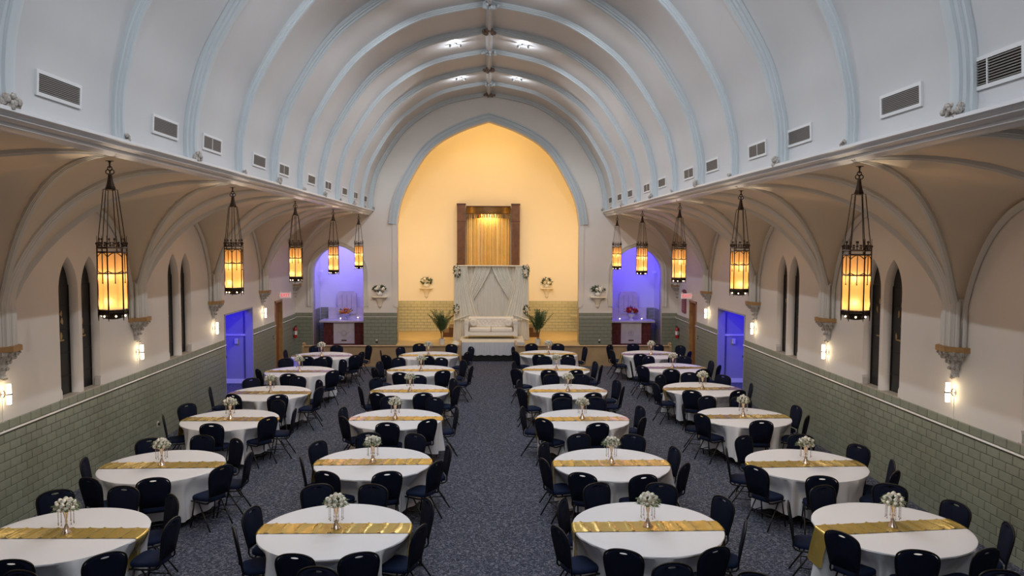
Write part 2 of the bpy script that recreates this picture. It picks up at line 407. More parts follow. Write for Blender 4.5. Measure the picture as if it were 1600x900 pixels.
# fluted arch moulding
mo = MB(); offs = [(0, 0), (.0, -.05), (.05, -.065), (.055, -.03), (.11, -.045), (.115, -.09), (.17, -.10), (.175, -.05), (.23, -.06), (.24, -.10), (.29, -.10), (.30, .01)]
full = [(CX+x, z) for x, z in arch_r]+[(CX-x, z) for x, z in arch_r[::-1][1:]]
cen = off(full, 0)
rows = []
def nrmoff(path, d):
    out = []
    for i, p in enumerate(path):
        a, b_ = path[max(i-1, 0)], path[min(i+1, len(path)-1)]
        t = Vector((b_[0]-a[0], b_[1]-a[1])).normalized(); out.append((p[0]+t.y*d, p[1]-t.x*d))
    return out
for d, y in offs:
    rows.append([(x, YB+y, z) for x, z in nrmoff(full, d)])
mo.grid(rows); mo.obj('arch_moulding', 'rib_paint', wb, True)
# plain jamb chamfers below the springing, with curved stops
jm = MB()
for s in (-1, 1):
    x0, x1 = CX+s*3.33, CX+s*3.52
    jm.box(x0, x1, YB-.03, YB+.02, 2.1, 4.88)
    jm.prism([(x0, 2.1), (x1, 2.1), (x1-s*.02, 1.98), (x1-s*.07, 1.89), (x0, 1.85)], YB-.03, YB+.02)
    jm.prism([(x0, 4.88), (x1, 4.88), (x1-s*.04, 5.02), (x0, 5.1)], YB-.03, YB+.02)
jm.obj('jamb', 'plaster', wb)
for cx in (-5.49, 5.56):
    nm = MB(); full = [(cx+.93, 1.9), (cx+.93, 2.4)]+[(cx+x, z) for x, z in NA]+[(cx-x, z) for x, z in NA[::-1][1:]]+[(cx-.93, 2.4), (cx-.93, 1.9)]
    nm.grid([[(x, YB+y, z) for x, z in nrmoff(full, d)] for d, y in ((0, 0), (0, -.03), (.06, -.045), (.065, -.02), (.13, -.03), (.14, -.06), (.17, -.06), (.18, .01))])
    nm.obj('niche_moulding', 'aisle_rib_paint', wb, True)
# tile dado on the piers of the rear wall (small in the picture: joined)
tb = MB(); gb = MB(); rb = MB()
for x0, x1 in ((-XW, -6.42), (-4.56, CX-3.36), (CX+3.36, 4.63), (6.49, XW)):
    gb.box(x0, x1, YB-.006, YB+.01, 0, 1.66)
    for ri in range(13):
        z = THT*(ri+.5)-.05
        if ri == 12: z = 1.59
        x = x0-(TP/2 if ri % 2 else 0)
        while x < x1:
            lo, hi = max(x, x0), min(x+TP, x1)
            if hi-lo > .03: tb.box(lo+.004, hi-.004, YB-.018, YB-.004, z-.061, z+.061)
            x += TP
    rb.box(x0, x1, YB-.03, YB, 1.512, 1.53)
tb.obj('tiles', 'tile', wb, kind='stuff'); gb.obj('grout_bed', 'grout', wb); rb.obj('trim_rail', 'rail_white', wb, kind='structure')
# ------------------------------------------------------------------ chancel shell
YC = 32.4
wc = struct('wall_chancel', MB().box(-4.2, 4.2, YC, YC+.15, 0, 10).box(CX-3.92, CX-3.78, YB+.45, YC, 0, 10).box(CX+3.78, CX+3.92, YB+.45, YC, 0, 10), 'chancel_paint')
struct('ceiling_chancel', MB().box(-4.2, 4.2, YB+.45, YC+.15, 9.6, 9.75), 'chancel_paint')
tb = MB(); gb = MB()
gb.box(CX-3.78, CX+3.78, YC-.008, YC+.01, .53, 1.80).box(CX-3.79, CX-3.772, YB+.45, YC, .53, 1.8).box(CX+3.772, CX+3.79, YB+.45, YC, .53, 1.8)
for ri in range(10):
    z = .53+.127*(ri+.5); x = CX-3.78-(TP/2 if ri % 2 else 0)
    while x < CX+3.78:
        lo, hi = max(x, CX-3.78), min(x+TP, CX+3.78)
        if hi-lo > .03: tb.box(lo+.004, hi-.004, YC-.02, YC-.005, z-.058, z+.058)
        x += TP
    y = YB+.45+(TP/2 if ri % 2 else 0)
    while y+TP < YC:
        for s in (-1, 1): tb.box(CX+s*3.755, CX+s*3.775, y+.004, y+TP-.004, z-.058, z+.058)
        y += TP
tb.obj('tiles', 'tile_chancel', wc, kind='stuff'); gb.obj('grout_bed', 'grout', wc)
MB().box(CX-3.78, CX+3.78, YC-.035, YC, 1.665, 1.685).obj('trim_rail', 'tile_chancel', wc, kind='structure')
MB().bbox(3.45, 3.81, 31.9, 32.0, 1.2, 1.27, .01).obj('corner_ledge', 'tile_chancel', wc)
stg = struct('floor_stage', MB().box(CX-3.78, CX+3.78, YB, YC, .45, .53).box(CX-3.36, CX+3.36, 27.72, YB, 0, .53), 'stage_wood')
# ------------------------------------------------------------------ altar niches
for cx, nm_ in ((-5.49, 'left'), (5.56, 'right')):
    a0, a1 = cx-1.12, cx+1.12
    nw = struct('wall_niche_'+nm_, MB().box(a0-.1, a1+.1, 30.7, 30.8, 0, 5).box(a0-.1, a0, YB+.45, 30.8, 0, 5).box(a1, a1+.1, YB+.45, 30.8, 0, 5).box(a0-.1, a1+.1, YB+.45, 30.8, 4.9, 5), 'niche_paint')
    tb = MB()
    for ri in range(12):
        z = .08+.1335*(ri+.5); x = a0-(TP/2 if ri % 2 else 0)
        while x < a1:
            lo, hi = max(x, a0), min(x+TP, a1)
            if hi-lo > .03: tb.box(lo+.004, hi-.004, 30.685, 30.70, z-.061, z+.061)
            x += TP
        y = YB+.45
        while y+TP < 30.7:
            for q, sg in ((a0, 1), (a1, -1)): tb.box(q, q+sg*.015, y+.004, y+TP-.004, z-.061, z+.061)
            y += TP
    tb.obj('tiles', 'tile', nw, kind='stuff')
    struct('floor_niche_'+nm_, MB().box(a0, a1, YB-.0, 30.7, 0, .25), 'marble_red')
# ------------------------------------------------------------------ main vault
INTR = [(4.22, 5.40), (4.22, 5.80), (4.15, 6.25), (3.92, 6.95), (3.27, 8.00), (2.60, 8.66), (1.53, 9.27), (.0, 9.60)]
intr = catmull(INTR, 5)
def vault_path(d):
    p = off(intr, d)
    p[-1] = (0, intr[-1][1]+d*1.02); return p
pan = vault_path(.11)
def both(path): return [(CX+x, z) for x, z in path]+[(CX-x, z) for x, z in path[::-1][1:]]
ys = [YF+(YB+.01-YF)*i/14 for i in range(15)]
vb = MB(); pp = both(pan); outp = both(vault_path(.22))
vb.grid([[(x, y, z) for x, z in pp] for y in ys]).grid([[(x, y, z) for x, z in outp] for y in (YF, YB)])
ceil = struct('ceiling', vb, 'vault_paint', None, 'all')
paths = {}
def rib(y, big, nm='rib'):
    hw = .15 if big else .08
    d0, k_ = (-.03, .82) if big else (-.005, .70)
    sec = [(-hw, .175), (-hw, .11), (-hw*.8, .095), (-hw*.78, .06), (-hw*.5, .05), (-hw*.47, .015), (-hw*.2, 0), (hw*.2, 0), (hw*.47, .015), (hw*.5, .05), (hw*.78, .06), (hw*.8, .095), (hw, .11), (hw, .175)]
    sec = [(a, round(d0+d*k_, 4)) for a, d in sec]
    rows = []
    for dy, d in sec:
        if d not in paths: paths[d] = both(vault_path(d))
        rows.append([(x, y+dy, z) for x, z in paths[d]])
    return MB().grid(rows).obj(nm, 'rib_paint', ceil, True)
def leafy(mb, c, r, n, seed, sx=1, sy=1, sz=1):   # cluster of small curled lobes
    rng = random.Random(seed)
    for k in range(n):
        a = rng.uniform(0, 2*pi); b_ = rng.uniform(-1, 1); rr = sqrt(1-b_*b_)*r*rng.uniform(.5, 1)
        mb.ball((c[0]+sx*rr*cos(a), c[1]+sy*rr*sin(a), c[2]+sz*r*b_*.8), r*rng.uniform(.22, .4), 6, 4)
    return mb
k = -4; ribs = []
while True:
    y = 6.98+2.165*k
    if y > 28.3: break
    big = k % 2 == 0
    if y > YF+.3: rib(y, big); ribs.append((y, big))
    k += 1
rib(YB-.12, True)
ribs.append((YB-.12, True))
ZR = 9.60
# ridge rib and bosses
MB().grid([[(CX+dx, y, ZR+dz) for dx, dz in ((-.10, .14), (-.085, .05), (-.05, .03), (-.035, -.02), (.035, -.02), (.05, .03), (.085, .05), (.10, .14))] for y in (YF, YB)]).obj('ridge_rib', 'vault_paint', ceil)
for i, (y, big) in enumerate(ribs):
    if y < 5: continue
    o = MB(); leafy(o, (CX, y-.12, ZR-.03), .16, 16, i, 1.3, .9, .35)
    o.obj('boss', 'boss_bronze' if big else 'rib_paint', ceil, True)
for s in (-1, 1):
    for i, (y, big) in enumerate(ribs):
        if y < 3: continue
        o = MB(); r = .095 if big else .06
        leafy(o, (CX+s*4.20, y, 5.47 if big else 5.45), r, 26 if big else 12, i+50, .6, 1.45 if big else .8, .8)
        o.obj('corbel', 'carving', ceil, True)
# cornices
CP0 = [(4.46, 5.42), (4.17, 5.42), (4.17, 5.375), (4.21, 5.37), (4.235, 5.34), (4.24, 5.325), (4.215, 5.315), (4.215, 5.305), (4.26, 5.295), (4.30, 5.265), (4.30, 5.245), (4.285, 5.24), (4.285, 5.225), (4.32, 5.22), (4.345, 5.19), (4.37, 5.18), (4.50, 5.18), (4.50, 5.42)]
CP = [(min(x, 4.38), 5.42-(5.42-z)*.77) for x, z in CP0[1:-1]]+[(4.38, 5.42)]
for s in (-1, 1):
    o = MB().prism([(CX+s*x, z) for x, z in CP], YF, YB+.01)
    struct('trim_1' if s < 0 else 'trim_2', o, 'cornice_paint', None, True)
# ------------------------------------------------------------------ aisle vaults
XI = 4.37
def F(t):
    t = max(0, min(1, t)); return 2.6+2.68*(1-(1-t)**2.4)**.58
def avz(u, v, lift=0):
    if v <= u: z = F(u)
    else: q = v-u; z = F(v)-(.62*q-.2*q*q)
    return min(z, 5.285)+lift
XS = XW+.005
def ribtube(pts, secw, dep, nm, par, mt='aisle_rib_paint'):
    """loft a stepped section along a polyline of points (bottom of rib), tangents horizontal-normal based"""
    P = [Vector(p) for p in pts]; rows = []
    hd = Vector((P[-1].x-P[0].x, P[-1].y-P[0].y, 0)).normalized(); lat = Vector((-hd.y, hd.x, 0))
    sec = [(-1, 2.6), (-1, .6), (-.75, .5), (-.7, .25), (-.42, .2), (-.38, 0), (.38, 0), (.42, .2), (.7, .25), (.75, .5), (1, .6), (1, 2.6)]
    for w_, d in sec:
        row = []
        for i, p in enumerate(P):
            t = (P[min(i+1, len(P)-1)]-P[max(i-1, 0)]).normalized(); n = t.cross(lat).normalized()
            if n.z < 0 or (abs(n.z) < .2 and n.dot(hd) > 0): n = -n
            row.append(p+lat*secw*w_+n*dep*d)
        rows.append(row)
    return MB().grid(rows).obj(nm, mt, par, True)
for s in (-1, 1):
    nm_ = 'left' if s < 0 else 'right'
    vb = MB(); nu = 26; NV = 28
    Yc = PIERS
    ylist = []
    for a, b_ in zip(Yc[:-1], Yc[1:]):
        for j in range(NV):
            v_ = 1-abs(2*j/NV-1); v_ = v_**1.8; ylist.append(((a+v_*(b_-a)/2) if j <= NV/2 else (b_-v_*(b_-a)/2), v_))
    ylist.append((Yc[-1], 0))
    rows = []
    for y, v in ylist:
        if y > YB+.02: continue
        rows.append([(s*(XS-(XS-XI)*(i/nu)**1.9), y, avz((i/nu)**1.9, v, .02)) for i in range(nu+1)])
    # finer groins: triangulate through sampling is enough at this density
    vb.grid(rows)
    av = struct('ceiling_aisle_'+nm_, vb, 'aisle_paint', None, 'all')
    for i, py in enumerate(Yc):
        if py < 2: continue
        ts = [0.004, .012, .03, .055, .09, .13, .18, .24, .31, .39, .48, .58, .69, .8, .9, 1]
        pyc = min(py, YB-.14)
        base = 2.72
        def P(t, dy): return (s*(XS-.03-(XS-.03-XI)*t), pyc+dy*(min(1, .05+t) if dy else 0), max(base, F(t)-.045))
        def path(dy): return [(s*(XS-.10), pyc+.04*(1 if dy > 0 else -1 if dy < 0 else 0), base)]+[P(t, dy) for t in ts[1:]]
        def path2(dy):
            out = []
            for t in ts:
                x = min(XS-.02-(XS-.02-XI)*t, XS-.20+.035*(dy != 0)); yo = dy*t
                if dy: yo = max(abs(yo), .15+.3*t*(1-t)*0)*(1 if dy > 0 else -1)
                out.append((s*x, pyc+yo, max(F(t)-.035, base)))
            return [(out[0][0], out[0][1], base), (out[0][0], out[0][1], 3.0)]+[o_ for o_ in out if o_[2] > 3.1]
        ribtube(path2(0), .14, .035, 'transverse_rib', av)
        if i < len(Yc)-1 and py < YB: ribtube(path2(2.165 if py+2.2 < YB else 0.01), .05, .038, 'diagonal_rib', av)
        ribtube(path2(-2.165), .05, .038, 'diagonal_rib', av)
        # wall arch ribs each side of the pier
        for dd in (-1, 1):
            if pyc+dd*2.1 > YB: continue
            pts = [(s*(XW-.015), pyc+dd*.13, 2.72)]
            for j in range(1, 17):
                v = j/16; pts.append((s*(XW-.015), pyc+dd*(.13+2.035*v), max(2.9, avz(0, v)-.02)))
            m_ = MB()
            m_.grid([[(x, y+dy*dd, z+dz) for x, y, z in pts] for dy, dz, x_ in ((0, .05, 0),) for x_ in (0,)]+[[(x-s*.06, y, z+.03) for x, y, z in pts]]+[[(x-s*.06, y-dd*.0, z-.02) for x, y, z in pts]]+[[(x, y, z-.05) for x, y, z in pts]])
            m_.obj('wall_rib', 'aisle_rib_paint', av, True)
        # shaft bundle standing on the capital
        sh = MB(); 
        for a_ in (-80, -52, -26, 0, 26, 52, 80):
            xx, yy = s*(XW-.185*cos(rad(a_))), pyc+.235*sin(rad(a_)); sh.tube([(xx, yy, 2.72), (xx, yy, 3.2), (s*(abs(xx)+.02), pyc+.9*(yy-pyc), 3.42)], .033, 8)
        sh.lathe([(.19, 2.72), (.19, 3.45)], 16, (s*XW, pyc))
        sh.obj('shaft', 'aisle_rib_paint', av, True)
# ------------------------------------------------------------------ capitals, sconces
ORD = ['nearest', 'second', 'third', 'fourth', 'fifth', 'sixth', 'seventh', 'eighth', 'ninth', 'tenth', 'eleventh']
for s in (-1, 1):
    nm_ = 'left' if s < 0 else 'right'
    for i, py in enumerate(VIS_PIERS+[YB-.16]):
        last = i == 4
        t = thing('wall_capital', ('small capital in the corner beside the %s altar niche' % nm_) if last else '%s carved capital with wooden board on the %s wall' % (ORD[i], nm_), 'capital', (s*XW, py, 0), 0, 'carved wall capitals')
        yb = .33 if not last else .15
        MB().prism([(0, -yb), (-s*.265, -yb*.34), (-s*.265, yb*.34), (0, yb)], 2.665, 2.745, 'z').obj('wooden_board', 'wood_gold', t)
        cp = MB(); prof = [(.03, 2.26), (.075, 2.275), (.08, 2.30), (.06, 2.31), (.085, 2.40), (.115, 2.50), (.17, 2.58), (.235, 2.63), (.25, 2.66)]
        rows = []
        for r, z in prof:
            rows.append([(-s*r*cos(a)*.92, r*(1.12 if not last else .55)*sin(a), z) for a in [pi*(j/14-.5) for j in range(15)]])
        cp.grid(rows)
        cp.obj('bell', 'capital_stone', t, True)
        lf = MB(); rng = random.Random(i)
        for ring, (r, z, n, sz) in enumerate(((.095, 2.40, 5, .024), (.13, 2.50, 6, .028), (.19, 2.575, 7, .034), (.235, 2.63, 7, .034))):
            for j in range(n):
                a = pi*((j+.5)/n-.5)+(.1 if ring % 2 else 0)
                lf.ball((-s*(r*.92+.005)*cos(a), r*(1.13 if not last else .56)*sin(a), z+rng.uniform(-.01, .01)), sz, 6, 4, 1.1)
        for j in (-1, 1):
            lf.tube([(-s*.215+(-s)*.03*cos(q), j*.10, 2.625+.03*sin(q)) for q in [k*pi/4 for k in range(7)]], .012, 5)
        leafy(lf, (-s*.05, 0, 2.265), .05, 8, i+9, 1, 1, .6)
        lf.obj('acanthus_leaves', 'carving', t, True, kind='stuff')
        if not last:
            q = thing('wall_sconce', '%s lit twin tube sconce below a capital on the %s wall' % (ORD[i], nm_), 'lamp', (s*XW, py+.02, 0), 0, 'lit wall sconces')
            MB().lathe([(.001, 0), (.055, 0), (.055, .02), (.03, .035), (.001, .035)], 14).xf(lambda x, y, z, s=s: (-s*z, x, 2.03+y)).obj('backplate', 'chrome', q, True)
            MB().tube([(-s*.02, 0, 2.03), (-s*.10, 0, 2.03)], .014).lathe([(.045, 2.018), (.047, 2.022), (.047, 2.038), (.045, 2.042)], 14, (-s*.10, 0)).obj('ring', 'chrome', q, True)
            MB().lathe([(.030, 1.885), (.032, 1.89), (.032, 2.018)], 12, (-s*.10, 0)).obj('glass_tube', 'sconce_glass', q, True)
            MB().lathe([(.032, 2.042), (.032, 2.17), (.030, 2.175)], 12, (-s*.10, 0)).obj('glass_tube', 'sconce_glass', q, True)
            MB().box(-s*.0, -s*.012, -.008, .008, 1.49, 2.0).obj('conduit', 'rail_white', q)
# ------------------------------------------------------------------ air vents above the cornices
def surf_at(z):
    for (x0, z0), (x1, z1) in zip(pan[:-1], pan[1:]):
        if z0 <= z <= z1:
            t = (z-z0)/(z1-z0); return x0+(x1-x0)*t, atan2(x0-x1, z1-z0)
VL = [q*.977 for q in [8.16, 10.77, 12.56, 15.1, 16.9, 19.5, 21.5, 23.96, 25.9, 27.9]]
VR = [q*.991 for q in [6.75, 8.19, 10.86, 12.56, 15.1, 16.85, 19.45, 21.3, 23.8, 25.7, 27.6]]
sx_, sa = surf_at(5.77)
for s, lst in ((-1, VL), (1, VR)):
    for i, y in enumerate(lst):
        dbl = (i % 2 == 0 and i > 0) if s < 0 else (i in (0, 3, 5, 7))
        t = thing('air_vent', '%s louvred air vent from the camera above the %s cornice' % (ORD[i], 'left' if s < 0 else 'right'), 'vent', (CX+s*sx_, y, 5.77), 0, 'air vents along the vault')
        t.rotation_euler = (0, -s*sa, 0)
        W, H = (.372, .088) if not (s > 0 and i == 0) else (.44, .11)
        f = MB(); b_ = .035
        for y0, y1, z0, z1 in ((-W-b_, W+b_, H, H+b_), (-W-b_, W+b_, -H-b_, -H), (-W-b_, -W, -H, H), (W, W+b_, -H, H)): f.box(-s*.0, -s*.022, y0, y1, z0, z1)
        if dbl: f.box(0, -s*.02, -.008, .008, -H, H)
        f.obj('frame', 'vent_frame', t)
        MB().box(s*.004, -s*.004, -W, W, -H, H).obj('backing', 'vent_dark', t)
        if i < 6:
            me = None
            for j in range(9):
                z = -H+.014+j*(2*H-.028)/8
                if me is None: me = MB().box(-s*.006, -s*.018, -W, W, -.005, .005).mesh('slat', 'vent_slat')
                link('slat', me, t, (0, 0, z))
        else:
            sl = MB()
            for j in range(9):
                z = -H+.014+j*(2*H-.028)/8; sl.box(-s*.006, -s*.018, -W, W, z-.005, z+.005)
            sl.obj('slats', 'vent_slat', t, kind='stuff')
# ------------------------------------------------------------------ spotlights near the ridge
def surf_x(x):
    for (x0, z0), (x1, z1) in zip(pan[:-1], pan[1:]):
        if x1 <= x <= x0: return z0+(z1-z0)*(x0-x)/(x0-x1)
for i, y in enumerate((25.1, 20.9, 16.45, 12.2, 7.9, 3.5, -.8)):
    for s in (-1, 1):
        zz = surf_x(.9)
        t = thing('ceiling_spotlight', '%s lit spotlight on the %s slope beside the vault ridge' % (['farthest', 'second farthest', 'third farthest', 'fourth farthest', 'fifth farthest', 'sixth farthest', 'seventh farthest'][i], 'left' if s < 0 else 'right'), 'lamp', (CX+s*.9, y, zz), 0, 'spotlights beside the ridge')
        MB().lathe([(.05, -.03), (.055, 0)], 12).box(-.14, .14, -.012, .012, -.045, -.025).obj('bracket', 'spot_metal', t)
        for dx in (-.13, .13): MB().lathe([(.035, -.11), (.04, -.045), (.02, -.035)], 10, (dx, 0)).obj('lamp_head', 'spot_metal', t, True)
        lamp('bulb_glow', 'POINT', (0, 0.02, -.17), VAULT_GLOW, VAULT_COL, .045, parent=t)
        sl_ = lamp('bulb_light', 'SPOT', (0, 0.02, -.18), VAULT_W, VAULT_COL, .05, rot=(rad(10 if i else -14), 0, 0), parent=t)
# ------------------------------------------------------------------ hanging lanterns
R6 = .158
def hexp(r, k): a = 2*pi*k/6+rad(97); return (r*cos(a), r*sin(a))
def make_lantern():
    t = thing('hanging_lantern', '', 'lamp', (0, 0, 5.19), 0, 'hanging lanterns')
    h = MB().lathe([(.045, -.005), (.045, 0.0)], 10).tube([(0, 0, 0), (0, 0, -.085)], .010)
    h.lathe([(.018, -.02), (.018, -.01)], 8)
    for a in (90, 210, 330): h.tube([(.026*cos(rad(a))+.026*cos(q), 0, -.115+.026*sin(rad(a))+.026*sin(q)) for q in [2*pi*k/10 for k in range(10)]], .0065, 5, closed=True)
    h.obj('trefoil_hook', 'bronze', t, True)
    MB().lathe([(.006, -.155), (.022, -.16), (.03, -.22), (.045, -.285), (.05, -.29), (.05, -.305), (.058, -.31), (.058, -.335), (.045, -.345)], 6, ph=rad(7)).obj('cone', 'bronze', t)
    for k in range(6):
        x0, y0 = hexp(.056, k); x1, y1 = hexp(R6*.93, k)
        MB().tube([(x0*.8, y0*.8, -.33), (x0*1.35, y0*1.35, -.335), (x0*1.4, y0*1.4, -.37), (x1, y1, -.96)], .0055, 5).obj('suspension_rod', 'bronze', t, True)
    ZT, ZM, ZB = -1.06, -1.305, -1.735
    fr = MB()
    for k in range(6):
        x, y = hexp(R6, k); fr.tube([(x, y, -1.80), (x, y, -.87)], [.010]+[.003], 5)
        fr.tube([(x, y, -1.80), (x, y, -.97)], .0085, 5)
        fr.tube([(x, y, -1.80), (x, y, -1.86)], [.009, .003], 5)
        a, b_ = Vector(hexp(R6, k)), Vector(hexp(R6, k+1))
        for z, r in ((ZT, .009), (ZT+.05, .011), (ZM, .008), (ZB, .012)): fr.tube([(*a, z), (*b_, z)], r, 5)
    fr.obj('cage', 'bronze', t, True)
    for k in range(6):
        a, b_ = Vector(hexp(R6-.006, k)), Vector(hexp(R6-.006, k+1))
        MB().add([(*a, ZB), (*b_, ZB), (*b_, ZT), (*a, ZT)], [(0, 1, 2, 3)]).obj('glass_pane', 'lantern_glass', t)
        mid = (a+b_)/2*1.04
        m_ = MB().tube([(*mid, ZT), (*mid, ZM-.10)], [.006, .006], 4).ball((mid.x, mid.y, ZM-.11), .010, 6, 4)
        # little pointed tracery heads and crest
        for side in (a, b_):
            sd = Vector(side)*1.03; pts = []
            for j in range(5):
                q = j/4; c = sd.lerp(mid, q); pts.append((c.x, c.y, ZT-.055+.05*sin(q*pi/2)))
            m_.tube(pts, .0055, 4)
            pts = [((sd.lerp(mid, j/3)).x, (sd.lerp(mid, j/3)).y, ZM+.03-.03*sin(j/3*pi/2)) for j in range(4)]
            m_.tube(pts, .005, 4)
        m_.obj('tracery', 'bronze', t, True)
        c = MB()
        for j in (.25, .5, .75):
            p = a.lerp(b_, j)*1.04; hh = .10 if j == .5 else .06
            c.tube([(*p, ZT+.05), (*p, ZT+.05+hh)], .005, 4).ball((p.x, p.y, ZT+.05+hh), .013 if j == .5 else .009, 6, 4, 1.3)
            c.ball((p.x*1.02, p.y*1.02, ZT+.05+hh*.5), .012, 5, 3)
        q = Vector(hexp(R6, k)); c.ball((q.x, q.y, ZT+.10), .018, 6, 4)
        c.obj('crest', 'bronze', t, True)
    bt = MB().lathe([(.150, -1.735), (.158, -1.76), (.150, -1.79), (.125, -1.80), (.118, -1.83), (.06, -1.845), (.01, -1.85)], 6, ph=rad(97))
    for k in range(18):
        a = 2*pi*k/18; bt.ball((.15*cos(a), .15*sin(a), -1.735), .010, 5, 3)
    bt.obj('base', 'bronze', t)
    for k in range(6):
        x, y = hexp(.128, k+.5); MB().ball((x, y, -1.805), .012, 6, 4).obj('downlight', 'bulb_small', t, True)
    for zl in (-1.36, -1.66): lamp('bulb_light', 'POINT', (0, 0, zl), BULB_W, (1, .78, .55), .035, parent=t)
    lamp('base_light', 'SPOT', (0, 0, -1.87), 45, (1, .70, .42), .05, parent=t)
    return t
lan = make_lantern(); index_children(); first = True
def_l = []
for s in (-1, 1):
    for i in range(5):
        o = lan if first else copy_tree(lan); first = False
        o.location = (CX+s*4.42, 6.98+4.33*(i+.5)+.03, 5.19)
        o['label'] = '%s hanging bronze lantern with amber glass on the %s side' % (['nearest', 'second nearest', 'middle', 'second farthest', 'farthest'][i], 'left' if s < 0 else 'right')
# ------------------------------------------------------------------ round tables, cloths, runners, centrepieces
TABLES = {'A1':(-5.04,9.21),'B1':(-1.85,9.3),'C1':(1.98,9.29),'D1':(5.0,9.21),'A2':(-5.07,12.04),'B2':(-1.81,12.16),'C2':(1.97,12.03),'D2':(5.06,11.93),
 'A3':(-5.06,15.19),'B3':(-1.81,15.2),'C3':(1.89,15.11),'D3':(5.18,15.27),'A4':(-5.04,17.88),'B4':(-1.82,18.06),'C4':(1.91,18.03),'D4':(5.17,18.25),
 'A5':(-5.06,20.85),'B5':(-1.82,21.0),'C5':(1.9,21.06),'D5':(5.22,21.37),'A6':(-5.07,23.7),'B6':(-1.81,23.79),'C6':(1.91,24.07),'D6':(5.14,23.99),
 'A0':(-5.05,6.3),'B0':(-1.85,6.3),'C0':(2.0,6.3),'D0':(5.05,6.3)}
# top middle of each chair back in the picture -> its place on the floor (chairs are 0.94 m high)
CHAIRS = {
'A1':[(86,766),(164,865),(270,811),(271,774),(17,875),(194,760)],
'A0':[(35,892)],'B0':[(497,886)],'C0':[(1050,880),(1186,896)],'D0':[(1563,891)],
'A2':[(134,716),(139,747),(239,747),(347,728),(390,708),(371,686),(317,680),(233,685)],
'B1':[(391,794),(365,826),(495,757),(584,757),(671,781),(657,823),(460,866),(561,864)],
'B2':[(495,690),(472,715),(510,737),(605,737),(682,722),(702,697),(575,676),(650,678)],
'C1':[(931,755),(1034,755),(877,781),(873,825),(974,859),(1118,856),(1166,816),(1132,777)],
'C2':[(904,678),(990,679),(848,692),(850,718),(910,739),(1006,742),(1056,699),(1071,725)],
'D2':[(1134,700),(1161,681),(1181,729),(1252,679),(1343,695),(1396,720),(1400,737),(1285,744)],
'D1':[(1391,756),(1495,784),(1578,819),(1543,858),(1435,860),(1320,830),(1231,785),(1284,759)],
'A3':[(291,631),(254,649),(330,662),(436,625),(461,639),(419,652)],
'A4':[(327,605),(500,594),(499,606),(434,617),(466,588),(364,616),(392,591)],
'A5':[(500,560),(446,560),(537,562),(520,579),(403,577),(451,584)],
'A6':[(494,540),(525,540),(445,547),(577,540),(565,550),(555,555),(479,557),(507,557)],
'B6':[(625,542),(655,537),(706,538),(594,547),(603,555),(667,556),(737,542),(730,550)],
'B5':[(622,559),(690,559),(592,565),(585,575),(725,563),(737,572),(625,582),(692,579)],
'B4':[(652,587),(586,591),(710,592),(714,604),(562,604),(590,614),(661,614)],
'B3':[(610,619),(680,621),(537,637),(539,651),(606,659),(667,655),(715,636)],
'C6':[(830,537),(872,537),(915,542),(801,542),(805,549),(843,554),(887,554)],
'C5':[(851,557),(888,558),(931,565),(940,571),(802,565),(806,577),(858,578),(900,578)],
'C4':[(861,585),(909,585),(965,594),(974,604),(810,594),(814,607),(878,614),(927,614)],
'C3':[(878,622),(932,621),(1002,635),(1005,653),(851,654),(932,659),(815,636)],
'D6':[(952,539),(956,547),(989,537),(1027,538),(1064,540),(1078,549),(1001,553),(1054,552)],
'D5':[(1015,557),(1069,557),(985,564),(1004,572),(1110,564),(1124,571),(1049,577),(1099,577)],
'D4':[(1031,586),(1077,582),(1130,586),(1024,599),(1081,610),(1154,610),(1175,599)],
'D3':[(1158,620),(1104,619),(1066,632),(1096,647),(1190,657),(1246,634),(1262,650)]}
def ground(px, py, z):
    d = fw+(px-800)/FPX*rt-(py-450)/FPX*up; t = (z-EYE)/d.z; return d.x*t, d.y*t
SEATS = {}
for k, lst in CHAIRS.items():
    tx, ty = TABLES[k]; out = []
    for p in lst:
        x, y = ground(*p, .945); r = hypot(x-tx, y-ty); a = atan2(y-ty, x-tx); out.append([x, y, r, a])
    # keep neighbours from colliding, keep the loose look
    for it in range(8):
        for i in range(len(out)):
            for j in range(i):
                d = hypot(out[i][0]-out[j][0], out[i][1]-out[j][1])
                if d < .50:
                    nx, ny = (out[i][0]-out[j][0])/d, (out[i][1]-out[j][1])/d; e_ = (.50-d)/2
                    out[i][0] += nx*e_; out[i][1] += ny*e_; out[j][0] -= nx*e_; out[j][1] -= ny*e_
    for o in out:
        o[2] = hypot(o[0]-tx, o[1]-ty); o[3] = atan2(o[1]-ty, o[0]-tx)
        if o[2] < 1.12: o[2] = 1.12; o[0] = tx+1.12*cos(o[3]); o[1] = ty+1.12*sin(o[3])
        o[0] = max(-6.72, min(6.72, o[0]))
    SEATS[k] = out
COLN = {'A': 'left wall row', 'B': 'row left of aisle', 'C': 'row right of aisle', 'D': 'right wall row'}
ROWN = {'0': 'cut-off', '1': 'nearest', '2': 'second', '3': 'third', '4': 'fourth', '5': 'fifth', '6': 'farthest'}
def adiff(a, b_): return abs((a-b_+pi) % (2*pi)-pi)
def cloth_r(key, th, z):
    """radius of the hanging cloth at angle th and height z"""
    f = (.765-z)/.62
    rng = sum(ord(c) for c in key)
    fold = .06*(1-2*abs(sin(4.5*th+rng)))+.045*(1-2*abs(sin(8.5*th+rng*1.7)))+.03*sin(29*th+rng*.6)
    r = .925+f*(.05+fold*1.3)
    for x, y, rr, a in SEATS[key]:
        d = adiff(a, th)
        front = rr-.27-.20-.012
        if d < .42:
            w_ = 1 if d < .26 else (cos((d-.26)/.16*pi)+1)/2
            g = min(1, max(0, (.74-z)/.22))
            tgt = min(r, max(front, .74)); r = r+(tgt-r)*w_*g
    return r
